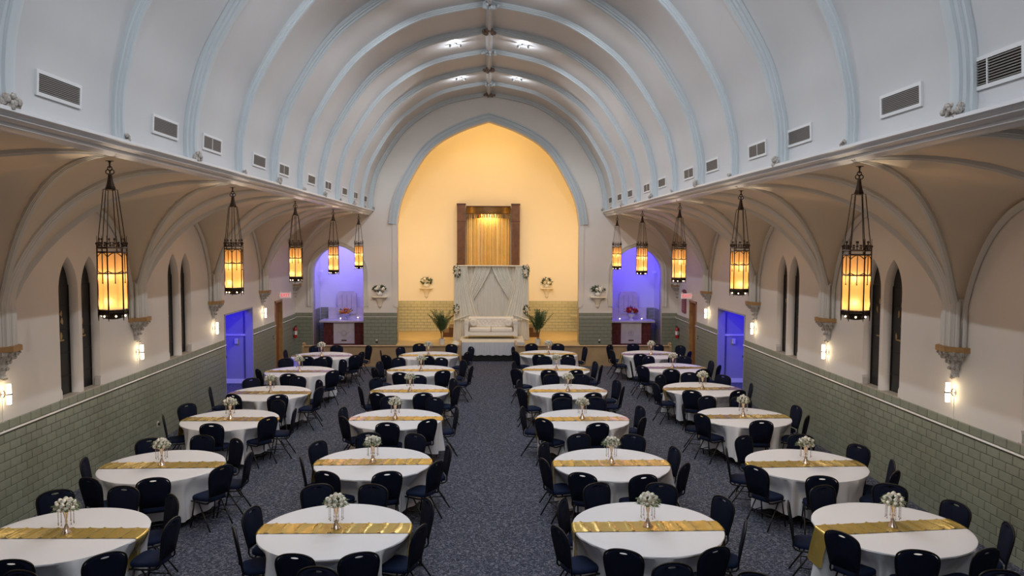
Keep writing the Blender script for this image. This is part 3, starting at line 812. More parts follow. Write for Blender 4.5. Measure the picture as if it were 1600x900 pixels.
def hem(key, th):
    rng = sum(ord(c) for c in key); return .15+.035*sin(4*th+rng)+.02*sin(11*th+rng)
# shared furniture meshes
top_me = MB().lathe([(.90, .715), (.915, .72), (.915, .755), (.90, .758)], 48).mesh('tabletop', 'table_wood')
leg_me = MB().tube([(.0, 0, .0), (0, 0, .715)], .016, 6).mesh('leg', 'black_metal')
brace_me = MB().tube([(-.42, -.36, .3), (-.42, .36, .3)], .012, 6).tube([(.42, -.36, .3), (.42, .36, .3)], .012, 6).box(-.5, .5, -.02, .02, .69, .715).mesh('brace', 'black_metal')
def rose_mesh():
    m = MB()
    for r, h, n, tw in ((.030, .020, 7, 0), (.022, .030, 6, .4), (.012, .034, 5, .8)):
        m.lathe([(.006, -.012), (r*.8, -.004), (r, h*.6), (r*.72, h)], n, cap=False, ph=tw)
    m.ball((0, 0, .018), .014, 6, 4)
    return m.mesh('rose', 'rose_white', 'all')
rose_me = rose_mesh()
def foliage(r, n, seed, leaf=.03, zs=.6):
    m = MB(); rng = random.Random(seed)
    for k in range(n):
        a = rng.uniform(0, 2*pi); e_ = rng.uniform(-.1, 1.2); d = Vector((cos(a)*cos(e_), sin(a)*cos(e_), sin(e_)*zs))
        c = d*r*rng.uniform(.85, 1.12); sd = d.cross(Vector((0, 0, 1))).normalized()*leaf*.4; tip = c+d*leaf+Vector((0, 0, -leaf*.3))
        m.add([c-d*leaf*.6, c+sd, tip, c-sd, c+Vector((0, 0, .004))], [(0, 1, 4), (1, 2, 4), (2, 3, 4), (3, 0, 4)])
    return m.mesh('foliage', 'leaf_green')
fol_me = foliage(.125, 110, 3, .042, .75)
vase_me = MB().lathe([(.062, 0), (.062, .006), (.050, .02), (.030, .06), (.016, .10), (.010, .125), (.017, .14), (.011, .155), (.020, .20), (.034, .27), (.040, .30), (.036, .302)], 18).mesh('body', 'vase_metal', 'all')
ring_me = MB().tube([(.085*cos(q), .085*sin(q), .285) for q in [2*pi*k/20 for k in range(20)]], .004, 5, closed=True).tube([(.085, 0, .285), (-.085, 0, .285)], .003, 4).tube([(0, .085, .285), (0, -.085, .285)], .003, 4).mesh('hanging_ring', 'vase_metal')
st = MB()
for j in range(9): st.ball((0, 0, -.010-j*.019), .0052 if j < 8 else .008, 5, 4, 1.3)
strand_me = st.mesh('crystal_strand', 'crystal')
for key in sorted(TABLES):
    if key[1] == '0': continue
    tx, ty = TABLES[key]; where = '%s table of %s' % (ROWN[key[1]], COLN[key[0]])
    rng = random.Random(key)
    t = thing('round_table', 'round banquet table hidden under white cloth, %s' % where, 'table', (tx, ty, 0), 0, 'round banquet tables')
    link('tabletop', top_me, t)
    for a in (-1, 1):
        for b_ in (-1, 1): link('leg', leg_me, t, (a*.42, b_*.36, 0))
    link('brace', brace_me, t)
    # cloth
    n = 240; rows = []
    for r in (.02, .4, .8, .905): rows.append([(r*cos(2*pi*k/n), r*sin(2*pi*k/n), .762) for k in range(n)])
    rows.append([(.922*cos(2*pi*k/n), .922*sin(2*pi*k/n), .757) for k in range(n)])
    for f in (.0, .12, .26, .42, .58, .74, .88, 1):
        row = []
        for k in range(n):
            th = 2*pi*k/n; z1 = hem(key, th); z = .742+(z1-.742)*f; r = cloth_r(key, th, z); row.append((r*cos(th), r*sin(th), z))
        rows.append(row)
    c = MB().grid(rows, True); c.f.append(tuple(range(n))[::-1])
    cl = thing('tablecloth', 'long white cloth hanging in folds over the %s' % where, 'tablecloth', (tx, ty, 0), 0, 'white tablecloths', c.mesh('tablecloth', 'cloth', True))
    # runner
    rz = {'D1': rad(6), 'A1': rad(-1), 'A2': rad(1), 'D2': rad(1.5)}.get(key, rad(rng.uniform(-1, 1)))
    prof = []
    for sgn in (-1, 1):
        th = rz+(pi if sgn < 0 else 0); q = []
        for z in (.36, .42, .48, .54, .60, .66, .72, .745): q.append((sgn*(max(cloth_r(key, th+dq, z) for dq in (-.16, -.08, 0, .08, .16))+.010), z))
        q.append((sgn*.932, .762)); q.append((sgn*.915, .7685))
        prof.append(q)
    path = list(prof[0]); m_ = 70
    path += [(-.90+1.8*i/m_, None) for i in range(m_+1)]
    path += prof[1][::-1]
    rows = []; ny = 9
    creases = [rng.uniform(-.02, .02)-.8+.195*k for k in range(9)]; sl = [rng.uniform(.02, .22)*(1 if key[0] in 'AB' else -1) for _ in creases]
    for x, z in path:
        row = []
        for j in range(ny):
            y = -.165+.33*j/(ny-1)
            if z is None:
                zz = .7685
                for c0, s0 in zip(creases, sl):
                    d = (x-c0-s0*y)/.015; zz += .014*math.exp(-d*d)
                zz += .0015*sin(23*x+9*y+tx)+.001*sin(41*x-17*y)
                yy = y; xx = x
            else:
                zz = z; xx = x; yy = y*(1-.12*(.76-z)) ; 
                if z < .76: xx = x*sqrt(max(.01, 1-(y/.95)**2))+ (1 if x > 0 else -1)*.006*sin(y*60+z*9)
                else: xx = x*(1-.5*(y/.95)**2)
            if z is None: xx = x*(1-.5*(y/.95)**2)
            row.append((xx, yy, zz))
        rows.append(row)
    rn = thing('table_runner', 'gold satin runner across the white cloth of the %s' % where, 'runner', (tx, ty, 0), rz, 'gold satin runners', MB().grid(rows).mesh('table_runner', 'gold_satin', 'all'))
    # vase + bouquet
    vx, vy = tx+rng.uniform(-.02, .02), ty+rng.uniform(-.02, .02)
    v = thing('crystal_vase', 'metal vase with crystal strands on the %s' % where, 'vase', (vx, vy, .770), 0, 'crystal vases')
    link('body', vase_me, v); link('hanging_ring', ring_me, v)
    for k in range(10):
        a = 2*pi*k/10+.2; link('crystal_strand', strand_me, v, (.085*cos(a), .085*sin(a), .283))
    bq = thing('rose_bouquet', 'white rose bouquet in the vase on the %s' % where, 'flowers', (vx, vy, 1.075), rng.uniform(0, 6), 'white rose bouquets')
    link('foliage', fol_me, bq)
    for ring, (e_, n_) in enumerate(((5, 9), (32, 8), (60, 5), (88, 1))):
        for k in range(n_):
            a = 2*pi*k/n_+ring*.4; el = rad(e_); rr = .100*rng.uniform(.90, 1.12)
            o = link('rose', rose_me, bq, (rr*cos(a)*cos(el), rr*sin(a)*cos(el), rr*.95*sin(el)+.0))
            o.rotation_euler = (0, pi/2-el, a); q = rng.uniform(.9, 1.2); o.scale = (q, q, q)
# ------------------------------------------------------------------ banquet chairs
def chair_parts():
    D = []
    # seat cushion (faces +x)
    sec = []
    prof = [(.90, .425), (1, .432), (1.0, .465), (.96, .48), (.85, .488), (.45, .494)]
    base = []
    N_ = 28
    for k in range(N_):
        a = 2*pi*k/N_; cx_, sy = cos(a), sin(a)
        px = abs(cx_)**.55*(1 if cx_ > 0 else -1)*.195; py = abs(sy)**.55*(1 if sy > 0 else -1)*.215
        py *= 1+.10*(px/.195)-.05; base.append((px, py))
    rows = [[(x*f, y*f, z) for x, y in base] for f, z in prof]
    m = MB().grid(rows, True); m.f.append(tuple(range(N_))[::-1]); m.f.append(tuple(len(prof)*N_-N_+k for k in range(N_)))
    D.append(('seat', m.mesh('seat', 'seat_fabric', 'all')))
    # back outline in (y,z)
    half = catmull([(.165, .50), (.178, .58), (.198, .70), (.208, .79), (.204, .845), (.180, .888), (.130, .918), (.07, .933), (0, .938)], 3)
    outl = [(-y, z) for y, z in half]+[(y, z) for y, z in half[::-1][1:]]   # from left bottom over the crown to right bottom
    def bx(z): return -.195-.075*(z-.5)/.44
    hc = (0, .900); hp = [(.048*cos(a), hc[1]+.013*sin(a)) for a in [2*pi*k/32 for k in range(32)]]
    poly = outl+[]; 
    def hit(a):
        dx, dz = cos(a), sin(a); best = None; n = len(poly)
        for i in range(n):
            (x0, z0), (x1, z1) = poly[i], poly[(i+1) % n]; x0, x1 = x0-hc[0], x1-hc[0]; z0, z1 = z0-hc[1], z1-hc[1]
            ex, ez = x1-x0, z1-z0; den = dx*ez-dz*ex
            if abs(den) < 1e-9: continue
            t = (x0*ez-z0*ex)/den; u = (x0*dz-z0*dx)/den
            if t > 0 and -1e-6 <= u <= 1+1e-6 and (best is None or t < best): best = t
        return best
    angs = [2*pi*k/32 for k in range(32)]
    # denser towards the bottom corners
    ang2 = sorted(set([round(a, 5) for a in angs]+[round(atan2(-.40, .165) % (2*pi), 5), round(atan2(-.40, -.165) % (2*pi), 5)]))
    n = len(ang2)
    rays = [(cos(a), sin(a), hit(a)) for a in ang2]
    inner = []
    for (dx, dz, t), a in zip(rays, ang2):
        ti = 1/sqrt((dx/.048)**2+(dz/.013)**2); inner.append(min(ti, t*.7))
    def ring(f, dxx):
        out = []
        for (dx, dz, t), ti in zip(rays, inner):
            q = ti+(t-ti)*f; y = dx*q; z = hc[1]+dz*q; out.append((bx(z)+dxx, y, z))
        return out
    rows = [ring(0, -.012), ring(0, .006), ring(.15, .012), ring(.45, .022), ring(.85, .018), ring(1, .004), ring(1, -.012), ring(.5, -.015), ring(0, -.012)]
    D.append(('backrest', MB().grid(rows, True).mesh('backrest', 'navy_fabric', 'all')))
    rail = []
    off_ = off(outl, 0)
    def sidep(sg): return [(.17, sg*.20, .405), (.02, sg*.198, .402), (-.12, sg*.19, .402), (-.17, sg*.182, .412), (-.195, sg*.176, .445)]
    crown = [(bx(z), y*1.05, z+(.008 if z > .86 else 0)) for y, z in outl]
    D.append(('back_frame', MB().tube(sidep(-1)+crown+sidep(1)[::-1], .0115, 6).mesh('back_frame', 'black_metal', 'all')))
    for sg in (-1, 1):
        D.append(('leg', MB().tube([(.11, sg*.192, .40), (.16, sg*.205, .12), (.185, sg*.21, 0)], .0115, 6).mesh('leg', 'black_metal', 'all')))
        D.append(('leg', MB().tube([(.02, sg*.192, .40), (-.16, sg*.20, .12), (-.235, sg*.205, 0)], .0115, 6).mesh('leg', 'black_metal', 'all')))
    m = MB()
    for sg in (-1, 1): m.tube([(.148, sg*.20, .19), (-.115, sg*.197, .19)], .008, 5)
    m.tube([(-.10, -.197, .21), (-.10, .197, .21)], .008, 5).tube([(.15, -.197, .405), (.15, .197, .405)], .010, 5).tube([(-.12, -.19, .402), (-.12, .19, .402)], .010, 5)
    D.append(('stretcher', m.mesh('stretcher', 'black_metal', 'all')))
    return D
CP_ = chair_parts()
SIDES = [('right', 0), ('far', pi/2), ('left', pi), ('near', -pi/2)]
for key in sorted(SEATS):
    tx, ty = TABLES[key]; quad = {}
    for o in SEATS[key]:
        sd = min(SIDES, key=lambda q: adiff(q[1], o[3]))[0]; quad.setdefault(sd, []).append(o)
    for sd, lst in quad.items():
        ax = 1 if sd in ('right', 'left') else 0
        lst.sort(key=lambda o: o[ax])
        names = {1: ['only seat'], 2: ['nearer seat', 'farther seat'], 3: ['nearer seat', 'middle seat', 'farther seat'], 4: ['nearest seat', 'second seat', 'third seat', 'farthest seat']}[len(lst)] if ax else \
                {1: ['only seat'], 2: ['left seat', 'right seat'], 3: ['left seat', 'middle seat', 'right seat'], 4: ['leftmost seat', 'second seat from left', 'third seat from left', 'rightmost seat']}[len(lst)]
        for o, nn in zip(lst, names):
            x, y, r, a = o
            if key[1] == '0': lab = 'navy chair back cut off by bottom edge, %s, %s' % (COLN[key[0]], nn)
            else: lab = 'navy banquet chair, %s side %s, %s table of %s' % (sd, nn, ROWN[key[1]], COLN[key[0]])
            face = atan2(ty-y, tx-x); rng = random.Random(lab); face += rng.uniform(-.06, .06)
            c = thing('banquet_chair', lab, 'chair', (x+.27*cos(face), y+.27*sin(face), 0), face, 'banquet chairs at the round tables')
            for nm_, me in CP_: link(nm_, me, c)
# ------------------------------------------------------------------ wooden screens before the stage
for s in (-1, 1):
    x0, x1 = (-6.28, -.95) if s < 0 else (1.0, 6.33)
    t = thing('wooden_screen', 'low light-oak screen before the stage, %s of the steps' % ('left' if s < 0 else 'right'), 'screen', (0, 0, 0), 0, 'oak screens before the stage')
    MB().box(x0, x1, 26.42, 26.50, 0, .69).obj('front_panel', 'wood_oak', t)
    n = 5
    for k in range(n+1):
        xx = x0+(x1-x0)*k/n; MB().box(max(x0, xx-.03), min(x1, xx+.03), 26.405, 26.42, .06, .66).obj('stile', 'wood_oak', t)
    MB().bbox(x0-.02, x1+.02, 26.37, 26.56, .69, .72, .008).obj('top_cap', 'wood_oak', t)
    MB().box(x0, x1, 26.40, 26.43, 0, .07).obj('plinth', 'wood_oak', t)
    xe = x0 if s < 0 else x1; xi = x1 if s < 0 else x0
    MB().prism([(26.30, 0), (26.62, 0), (26.62, .66), (26.60, .76), (26.54, .81), (26.46, .82), (26.40, .78), (26.40, .72), (26.32, .70)], xe-.035, xe+.035, 'x').obj('end_post', 'wood_oak', t)
    MB().prism([(26.36, 0), (27.48, 0), (27.48, .76), (26.55, .76), (26.36, .73)], xi-.035, xi+.035, 'x').obj('return_panel', 'wood_oak', t)
# ------------------------------------------------------------------ sofa platform, sofa, backdrop
PX0, PX1 = -1.0, 1.33
t = thing('stage_platform', 'low white platform with a gathered satin skirt under the sofa', 'platform')
MB().bbox(PX0, PX1, 27.5, 29.25, .66, .70, .008).obj('top', 'drape', t)
rows = []; n = 160
for f in (0, .15, .5, .85, 1):
    row = []
    for k in range(n+1):
        x = PX0+.01+(PX1-PX0-.02)*k/n; a = .006+.018*f; row.append((x, 27.50-.005-a*(1+.5*sin(k*1.13)+.5*sin(k*.61+1.5*f)), .665-f*(.44+.012*sin(k*.33))))
    rows.append(row)
MB().grid(rows).obj('skirt', 'skirt', t, 'all')
MB().box(PX0+.03, PX1-.03, 27.53, 27.58, .0, .6).box(PX0+.03, PX0+.08, 27.55, 27.98, 0, .66).obj('base', 'black', t)
sf = thing('tufted_sofa', 'white tufted sofa with rolled arms on the platform', 'sofa', (.13, 28.35, .70))
W = .98
MB().bbox(-W+.04, W-.04, 0, .70, .10, .26, .02).obj('base', 'sofa_white', sf, True)
MB().box(-W+.10, W-.10, -.005, .0, .10, .125).obj('gold_fringe', 'gold_trim', sf)
for x0 in (-.80, .0): MB().bbox(x0+.005, x0+.795, -.02, .56, .26, .40, .035).obj('seat_cushion', 'sofa_white', sf, True)
# tufted back with diamond dimples
btn = []
for r_ in range(3):
    for k in range(12 if r_ % 2 == 0 else 11): btn.append((-.77+.14*k+(0 if r_ % 2 == 0 else .07), .47+r_*.09))
rows = []; nz, nx = 22, 120
for i in range(nz+1):
    z = .38+.35*i/nz; row = []
    for j in range(nx+1):
        x = -.84+1.68*j/nx; d = min((hypot(x-bx_, z-bz) for bx_, bz in btn)); dep = .035*min(1, d/.065)**.6
        row.append((x, .60-dep-(.02 if .4 < z < .70 else 0), z))
    rows.append(row)
rows.append([(x, .62, .755) for x, _, _ in rows[-1]]); rows.append([(x, .68, .77) for x, _, _ in rows[-1]]); rows.append([(x, .74, .75) for x, _, _ in rows[-1]]); rows.append([(x, .74, .10) for x, _, _ in rows[-1]])
MB().grid(rows).obj('backrest', 'sofa_white', sf, 'all')
bb = MB()
for x, z in btn: bb.ball((x, .585, z), .011, 6, 4)
bb.obj('buttons', 'sofa_button', sf, True, kind='stuff')
for s in (-1, 1):
    c_ = s*(W-.075)
    MB().prism([(c_-.07, .10), (c_+.07, .10), (c_+.07, .55)]+[(c_+.095*cos(a), .60+.095*sin(a)) for a in [rad(-25+k*23) for k in range(11)]]+[(c_-.07, .55)], -.02, .72).obj('arm', 'sofa_white', sf, True)
    MB().lathe([(.001, -.03), (.05, -.03), (.075, -.02)], 14).xf(lambda x, y, z, c_=c_: (c_+x, z, .60+y)).obj('arm_scroll', 'sofa_white', sf, True)
    for y in (.06, .66): MB().lathe([(.016, 0), (.03, .10)], 8, (s*(W-.12), y)).obj('foot', 'gold_trim', sf)
for s in (-1, 1):
    q = thing('round_cushion', 'round white button cushion at the %s end of the tufted sofa' % ('left' if s < 0 else 'right'), 'cushion', (.13+s*.66, 28.76, 1.27), 0, 'round sofa cushions')
    prof = [(.001, -.045), (.03, -.05), (.09, -.075), (.13, -.05), (.145, 0), (.13, .05), (.09, .07), (.03, .05), (.001, .045)]
    m_ = MB()
    rows = [[(r*(1+.02*cos(12*a))*cos(a), y, r*(1+.02*cos(12*a))*sin(a)) for a in [2*pi*k/36 for k in range(36)]] for r, y in prof]
    m_.grid(rows, True).obj('pillow', 'sofa_white', q, 'all')
    MB().ball((0, -.048, 0), .018).obj('button', 'sofa_button', q, True)
bd = thing('draped_backdrop', 'tall white draped fabric backdrop behind the sofa', 'backdrop')
BX0, BX1, BZ, BY = -1.27, 1.56, 3.36, 29.45
def curt(x_of, z0, z1, y_of, n=120, m_=14):
    rows = []
    for i in range(m_+1):
        f = i/m_; rows.append([(x_of(k/n, f), y_of(k/n, f), z0+(z1-z0)*f) for k in range(n+1)])
    return MB().grid(rows)
curt(lambda u, f: BX0+(BX1-BX0)*u*(1), BZ, .54, lambda u, f: BY+.012*sin(u*150)+.009*sin(u*67+1)).obj('back_curtain', 'drape', bd, 'all')
mid = (BX0+BX1)/2
for s in (-1, 1):
    # inner sheer panels sweeping from top centre to the side ties
    def xi(u, f, s=s):
        top = (.0+.62*u); g = f**1.25; bot = 1.22-.30*(1-u); return mid+s*(top+(bot-top)*g)
    curt(xi, BZ-.01, 1.75, lambda u, f: BY-.09-.014*sin(u*60+f*2)-.010*sin(u*37)).obj('tied_panel', 'drape_sheer', bd, 'all')
    def xo(u, f, s=s):
        inner = .93-.52*f**1.6; return mid+s*(1.40+(inner-1.40)*u)
    curt(xo, BZ, 1.30, lambda u, f: BY-.175-.016*sin(u*52+f*1.2)-.010*sin(u*31)).obj('outer_panel', 'drape_sheer', bd, 'all')
    MB().tube([(mid+s*(.93-.52*(f/12)**1.6), BY-.205, BZ-(BZ-1.30)*f/12) for f in range(13)], .013, 6).obj('panel_hem', 'drape_sheer', bd, True)
    def xs(u, f, s=s): return mid+s*(1.42+.04*f-(.55+.12*f)*u)
    curt(xs, 1.45, .54, lambda u, f: BY-.12-.016*sin(u*45)-.012*sin(u*31+f)).obj('side_tail', 'drape', bd, 'all')
    pts = [(mid+s*(1.44-.62*f), BY-.20, 1.30+.22*f) for f in (0, .25, .5, .75, 1)]
    MB().tube(pts, [.03, .025, .02, .02, .015], 8).obj('tie', 'drape_sheer', bd, True)
    MB().tube([(mid+s*1.415, BY, .53), (mid+s*1.415, BY, BZ+.02)], .02, 8).obj('post', 'pot_white', bd)
MB().bbox(BX0-.02, BX1+.02, BY-.20, BY+.03, BZ-.01, BZ+.035, .015).obj('top_rail', 'drape', bd, True)
def cluster(name, label, cat, loc, rx, rz_, n, nl, seed, fm='rose_white', group=None, ry=.08, leafs='leaf_dark', fsize=1.2, lsize=.05, fmats=None):
    t = thing(name, label, cat, loc, 0, group); rng = random.Random(seed)
    lf = MB()
    for k in range(nl):
        a = rng.uniform(0, 2*pi); r = rng.uniform(.5, 1.12); c = Vector((rx*r*cos(a), rng.uniform(-ry, ry*.5), rz_*r*sin(a)))
        d = Vector((cos(a), rng.uniform(-.6, .2), sin(a))).normalized(); sd = d.cross(Vector((0, 1, 0))).normalized()*lsize*.36
        lf.add([c-d*lsize*.5, c+sd, c+d*lsize, c-sd], [(0, 1, 2, 3)])
    lf.obj('foliage', leafs, t)
    for k in range(n):
        a = rng.uniform(0, 2*pi); r = sqrt(rng.uniform(0, .75)); q = rng.uniform(.8, 1.2)*fsize
        me = rose_me
        if fmats:
            fmn = rng.choice(fmats)
            if fmn not in ROSES:
                me2 = rose_me.copy(); me2.materials.clear(); me2.materials.append(MATS[fmn]); ROSES[fmn] = me2
            me = ROSES[fmn]
        o = link('flower', me, t, (rx*r*cos(a), -ry*rng.uniform(.4, 1.1), rz_*r*sin(a))); o.rotation_euler = (pi/2+rng.uniform(-.5, .5), 0, rng.uniform(-.5, .5)); o.scale = (q, q, q)
    return t
ROSES = {}
for s in (-1, 1):
    n_ = 'left' if s < 0 else 'right'
    cluster('flower_spray', 'white flower spray pinned to the upper %s corner of the backdrop' % n_, 'flowers', (mid+s*1.30, BY-.27, 3.17), .13, .24, 8, 70, 5+s, group='backdrop flower sprays')
    cluster('flower_spray', 'small white flower spray halfway down the %s edge of the backdrop' % n_, 'flowers', (mid+s*1.33, BY-.27, 1.72), .11, .18, 6, 50, 9+s, group='backdrop flower sprays')
# crumpled cloth beside the platform
rows = []; rng = random.Random(4)
for i in range(9):
    rows.append([(-1.38+.42*i/8+.02*rng.random(), 27.75+.5*j/8, .53+max(0, sin(pi*i/8))*max(0, sin(pi*j/8))*.2*rng.uniform(.55, 1)+.005) for j in range(9)])
thing('fabric_bundle', 'crumpled white fabric lying on the stage left of the platform', 'fabric', (0, 0, 0), 0, None, MB().grid(rows).mesh('fabric_bundle', 'drape', 'all'))
# wooden steps half hidden behind the backdrop
for s in (-1, 1):
    t = thing('wooden_steps', 'brown wooden steps half hidden behind the %s edge of backdrop' % ('left' if s < 0 else 'right'), 'steps', (0, 0, 0), 0, 'wooden steps behind the backdrop')
    for k in range(3):
        xa, xb = mid+s*(1.0), mid+s*(1.88-.22*k)
        MB().box(xa, xb, 30.3, 31.6, .53+.19*k, .53+.19*(k+1)-.025).obj('riser', 'mahogany', t)
        MB().box(xa, xb+s*.02, 30.27, 31.6, .53+.19*(k+1)-.025, .53+.19*(k+1)).obj('tread', 'mahogany', t)
    MB().prism([(mid+s*2.0, 1.0), (mid+s*1.2, 1.55), (mid+s*1.2, 1.62), (mid+s*2.0, 1.07)], 30.22, 30.27).obj('hand_rail', 'mahogany', t)
# palms
def frond(rng, ang, el, ln):
    m = MB(); pts = []; n = 12; p = Vector((0, 0, 0)); e_ = el
    for i in range(n+1):
        pts.append(tuple(p)); d = Vector((cos(ang)*cos(e_), sin(ang)*cos(e_), sin(e_))); p = p+d*ln/n; e_ -= .03
    m.tube(pts, [.006*(1-i/(n+2)) for i in range(n+1)], 4)
    for i in range(3, n+1):
        c = Vector(pts[i]); tdir = (Vector(pts[i])-Vector(pts[i-1])).normalized(); sd = tdir.cross(Vector((0, 0, 1))).normalized()
        for sg in (-1, 1):
            L_ = ln*.26*(1-abs(i/n-.5)*.9); d = (tdir*.75+sd*sg*.65).normalized(); tip = c+d*L_+Vector((0, 0, -L_*.18)); wv = tdir*.017
            md = c+d*L_*.5+Vector((0, 0, .01))
            m.add([c-wv, md-wv*1.2, tip, md+wv*1.2, c+wv], [(0, 1, 3, 4), (1, 2, 3)])
    return m
for s, (px, py) in ((-1, (-1.66, 28.1)), (1, (1.84, 28.05))):
    t = thing('potted_palm', 'green palm in a white pot on the stage, %s of the backdrop' % ('left' if s < 0 else 'right'), 'plant', (px, py, .53), 0, 'potted palms')
    MB().lathe([(.085, 0), (.11, .20), (.115, .22), (.10, .22), (.095, .19)], 16).obj('pot', 'pot_white', t, True)
    MB().lathe([(.001, .2), (.098, .2)], 14, cap=False).obj('soil', 'soil', t)
    for k in range(3): MB().tube([(.03*cos(k*2.1), .03*sin(k*2.1), .19), (.05*cos(k*2.1), .05*sin(k*2.1), .42)], .014, 6).obj('stem', 'mahogany', t, True)
    rng = random.Random(20+s)
    for k in range(22):
        o = frond(rng, rng.uniform(0, 2*pi), rad(rng.uniform(62, 88)), rng.uniform(.55, .95)).obj('frond', 'palm_green', t)
        a = k*2.1; o.location = (.05*cos(a), .05*sin(a), .36+.06*rng.random())
# ------------------------------------------------------------------ gilded screen on the chancel wall
t = thing('gilded_screen', 'gilded screen of vertical rods between dark wooden pilasters on chancel wall', 'screen', (0, 0, 0))
XL, XR = -1.27, 1.33; ZB_, ZT_ = 2.5, 5.85
MB().box(XL+.36, XR-.36, YC-.06, YC, ZB_, 5.7).obj('back_panel', 'screen_back', t)
rng = random.Random(3); x = XL+.42; i = 0
while x < XR-.42:
    w_ = rng.choice((.018, .026, .04)); MB().box(x, x+w_, YC-.13, YC-.06, ZB_, 5.7).obj('rod', 'gilded_light' if i % 3 == 0 else 'gilded', t); x += w_+rng.uniform(.018, .03); i += 1
for s, x0 in ((-1, XL), (1, XR-.34)):
    p = MB().box(x0, x0+.34, YC-.28, YC, ZB_, ZT_).obj('pilaster', 'mahogany', t)
    for k in range(4): MB().box(x0+.055+k*.065, x0+.095+k*.065, YC-.295, YC-.28, ZB_, 5.0).obj('reed', 'mahogany', p)
    MB().box(x0-.015, x0+.355, YC-.30, YC, ZT_-.04, ZT_+.02).obj('moulding', 'mahogany_dark', p)
    MB().box(x0-.01, x0+.35, YC-.29, YC, 5.12, 5.15).obj('moulding', 'mahogany_dark', p)
cn = MB(); n = 40; rows = []
xa, xb = XL+.38, XR-.38; cc = (xa+xb)/2
def cy(x): 
    q = abs(x-cc)/((xb-xa)/2); return YC-.16-.34*sqrt(max(0, 1-(q*.95)**2))
for z in (5.74, 5.72, 5.47, 5.46, 5.43):
    rows.append([(xa+(xb-xa)*k/n, cy(xa+(xb-xa)*k/n)-(.02 if z in (5.74, 5.46) else 0), z) for k in range(n+1)])
cn.grid(rows).obj('canopy', 'canopy', t)
MB().add([(xa, YC, 5.74)]+[(xa+(xb-xa)*k/n, cy(xa+(xb-xa)*k/n), 5.74) for k in range(n+1)]+[(xb, YC, 5.74)], [tuple(range(n+3))]).obj('canopy_top', 'canopy', t)
for k in range(26):
    x = xa+(xb-xa)*(k+.5)/26; hh = .18+.05*abs(x-cc)
    MB().prism([(x-.024, 5.45), (x+.024, 5.45), (x+.024, 5.45-hh+.02), (x, 5.45-hh), (x-.024, 5.45-hh+.02)], cy(x)-.012, cy(x)+.012).obj('canopy_drop', 'canopy', t)
MB().box(xa, xb, cy(cc)-.02, YC-.13, 5.735, 5.76).obj('canopy_lid', 'mahogany_dark', t)
lamp('screen_light', 'AREA', (cc, YC-.27, 5.42), 26, (1, .76, .34), .7, .12, (rad(8), 0, 0))
# ------------------------------------------------------------------ wall shelves with vases
def shelf(loc, sx, label, flabel, vlabel, tall, seed, warm):
    t = thing('wall_bracket_shelf', label, 'shelf', loc, 0, 'stone bracket shelves')
    MB().bbox(-.28*sx, .28*sx, -.20, 0, -.05, 0, .01).obj('ledge', 'ivory', t, True)
    prof = [(.235*sx, -.05), (.20*sx, -.09), (.14*sx, -.17), (.10*sx, -.26), (.075*sx, -.34), (.085*sx, -.36), (.085*sx, -.38), (.045*sx, -.41), (.01, -.47)]
    MB().grid([[(r*cos(a), -.72*r*sin(a), z) for a in [pi*k/12 for k in range(13)]] for r, z in prof]).obj('bracket', 'ivory', t, True)
    v = thing('white_vase', vlabel, 'vase', (loc[0], loc[1]-.11, loc[2]), 0, 'round white vases')
    k = .8*sx
    MB().lathe([(.05*k, 0), (.10*k, .03*k), (.135*k, .10*k), (.125*k, .17*k), (.08*k, .22*k), (.085*k, .235*k)], 18).obj('body', 'pot_white', v, True)
    MB().lathe([(.085*k, .235*k), (.09*k, .24*k), (.085*k, .245*k)], 18).obj('rim', 'pot_white', v, True)
    cluster('flower_arrangement', flabel, 'flowers', (loc[0], loc[1]-.12, loc[2]+.235*k+.09), .24*sx*.9, .10 if not tall else .13, 9 if not tall else 5, 60, seed, group='shelf flower arrangements', fsize=2.0, lsize=.07)
shelf((-3.96, YB, 2.28), 1, 'stone bracket shelf on the pier left of the chancel arch', 'white flowers and dark leaves in the vase on the left pier', 'round white vase on the left pier shelf', False, 31, 0)
shelf((4.08, YB, 2.28), 1, 'stone bracket shelf on the pier right of the chancel arch', 'white flowers with dark sprigs in the vase on the right pier', 'round white vase on the right pier shelf', False, 32, 0)
shelf((-2.56, YC, 2.37), .95, 'stone bracket shelf on the yellow chancel wall, left of the screen', 'sparse white flowers and green sprigs on the left chancel shelf', 'round white vase on the left chancel shelf', True, 33, 0)
shelf((2.49, YC, 2.37), .95, 'stone bracket shelf on the yellow chancel wall, right of the screen', 'cream flowers and green sprigs on the right chancel shelf', 'round white vase on the right chancel shelf', True, 34, 0)
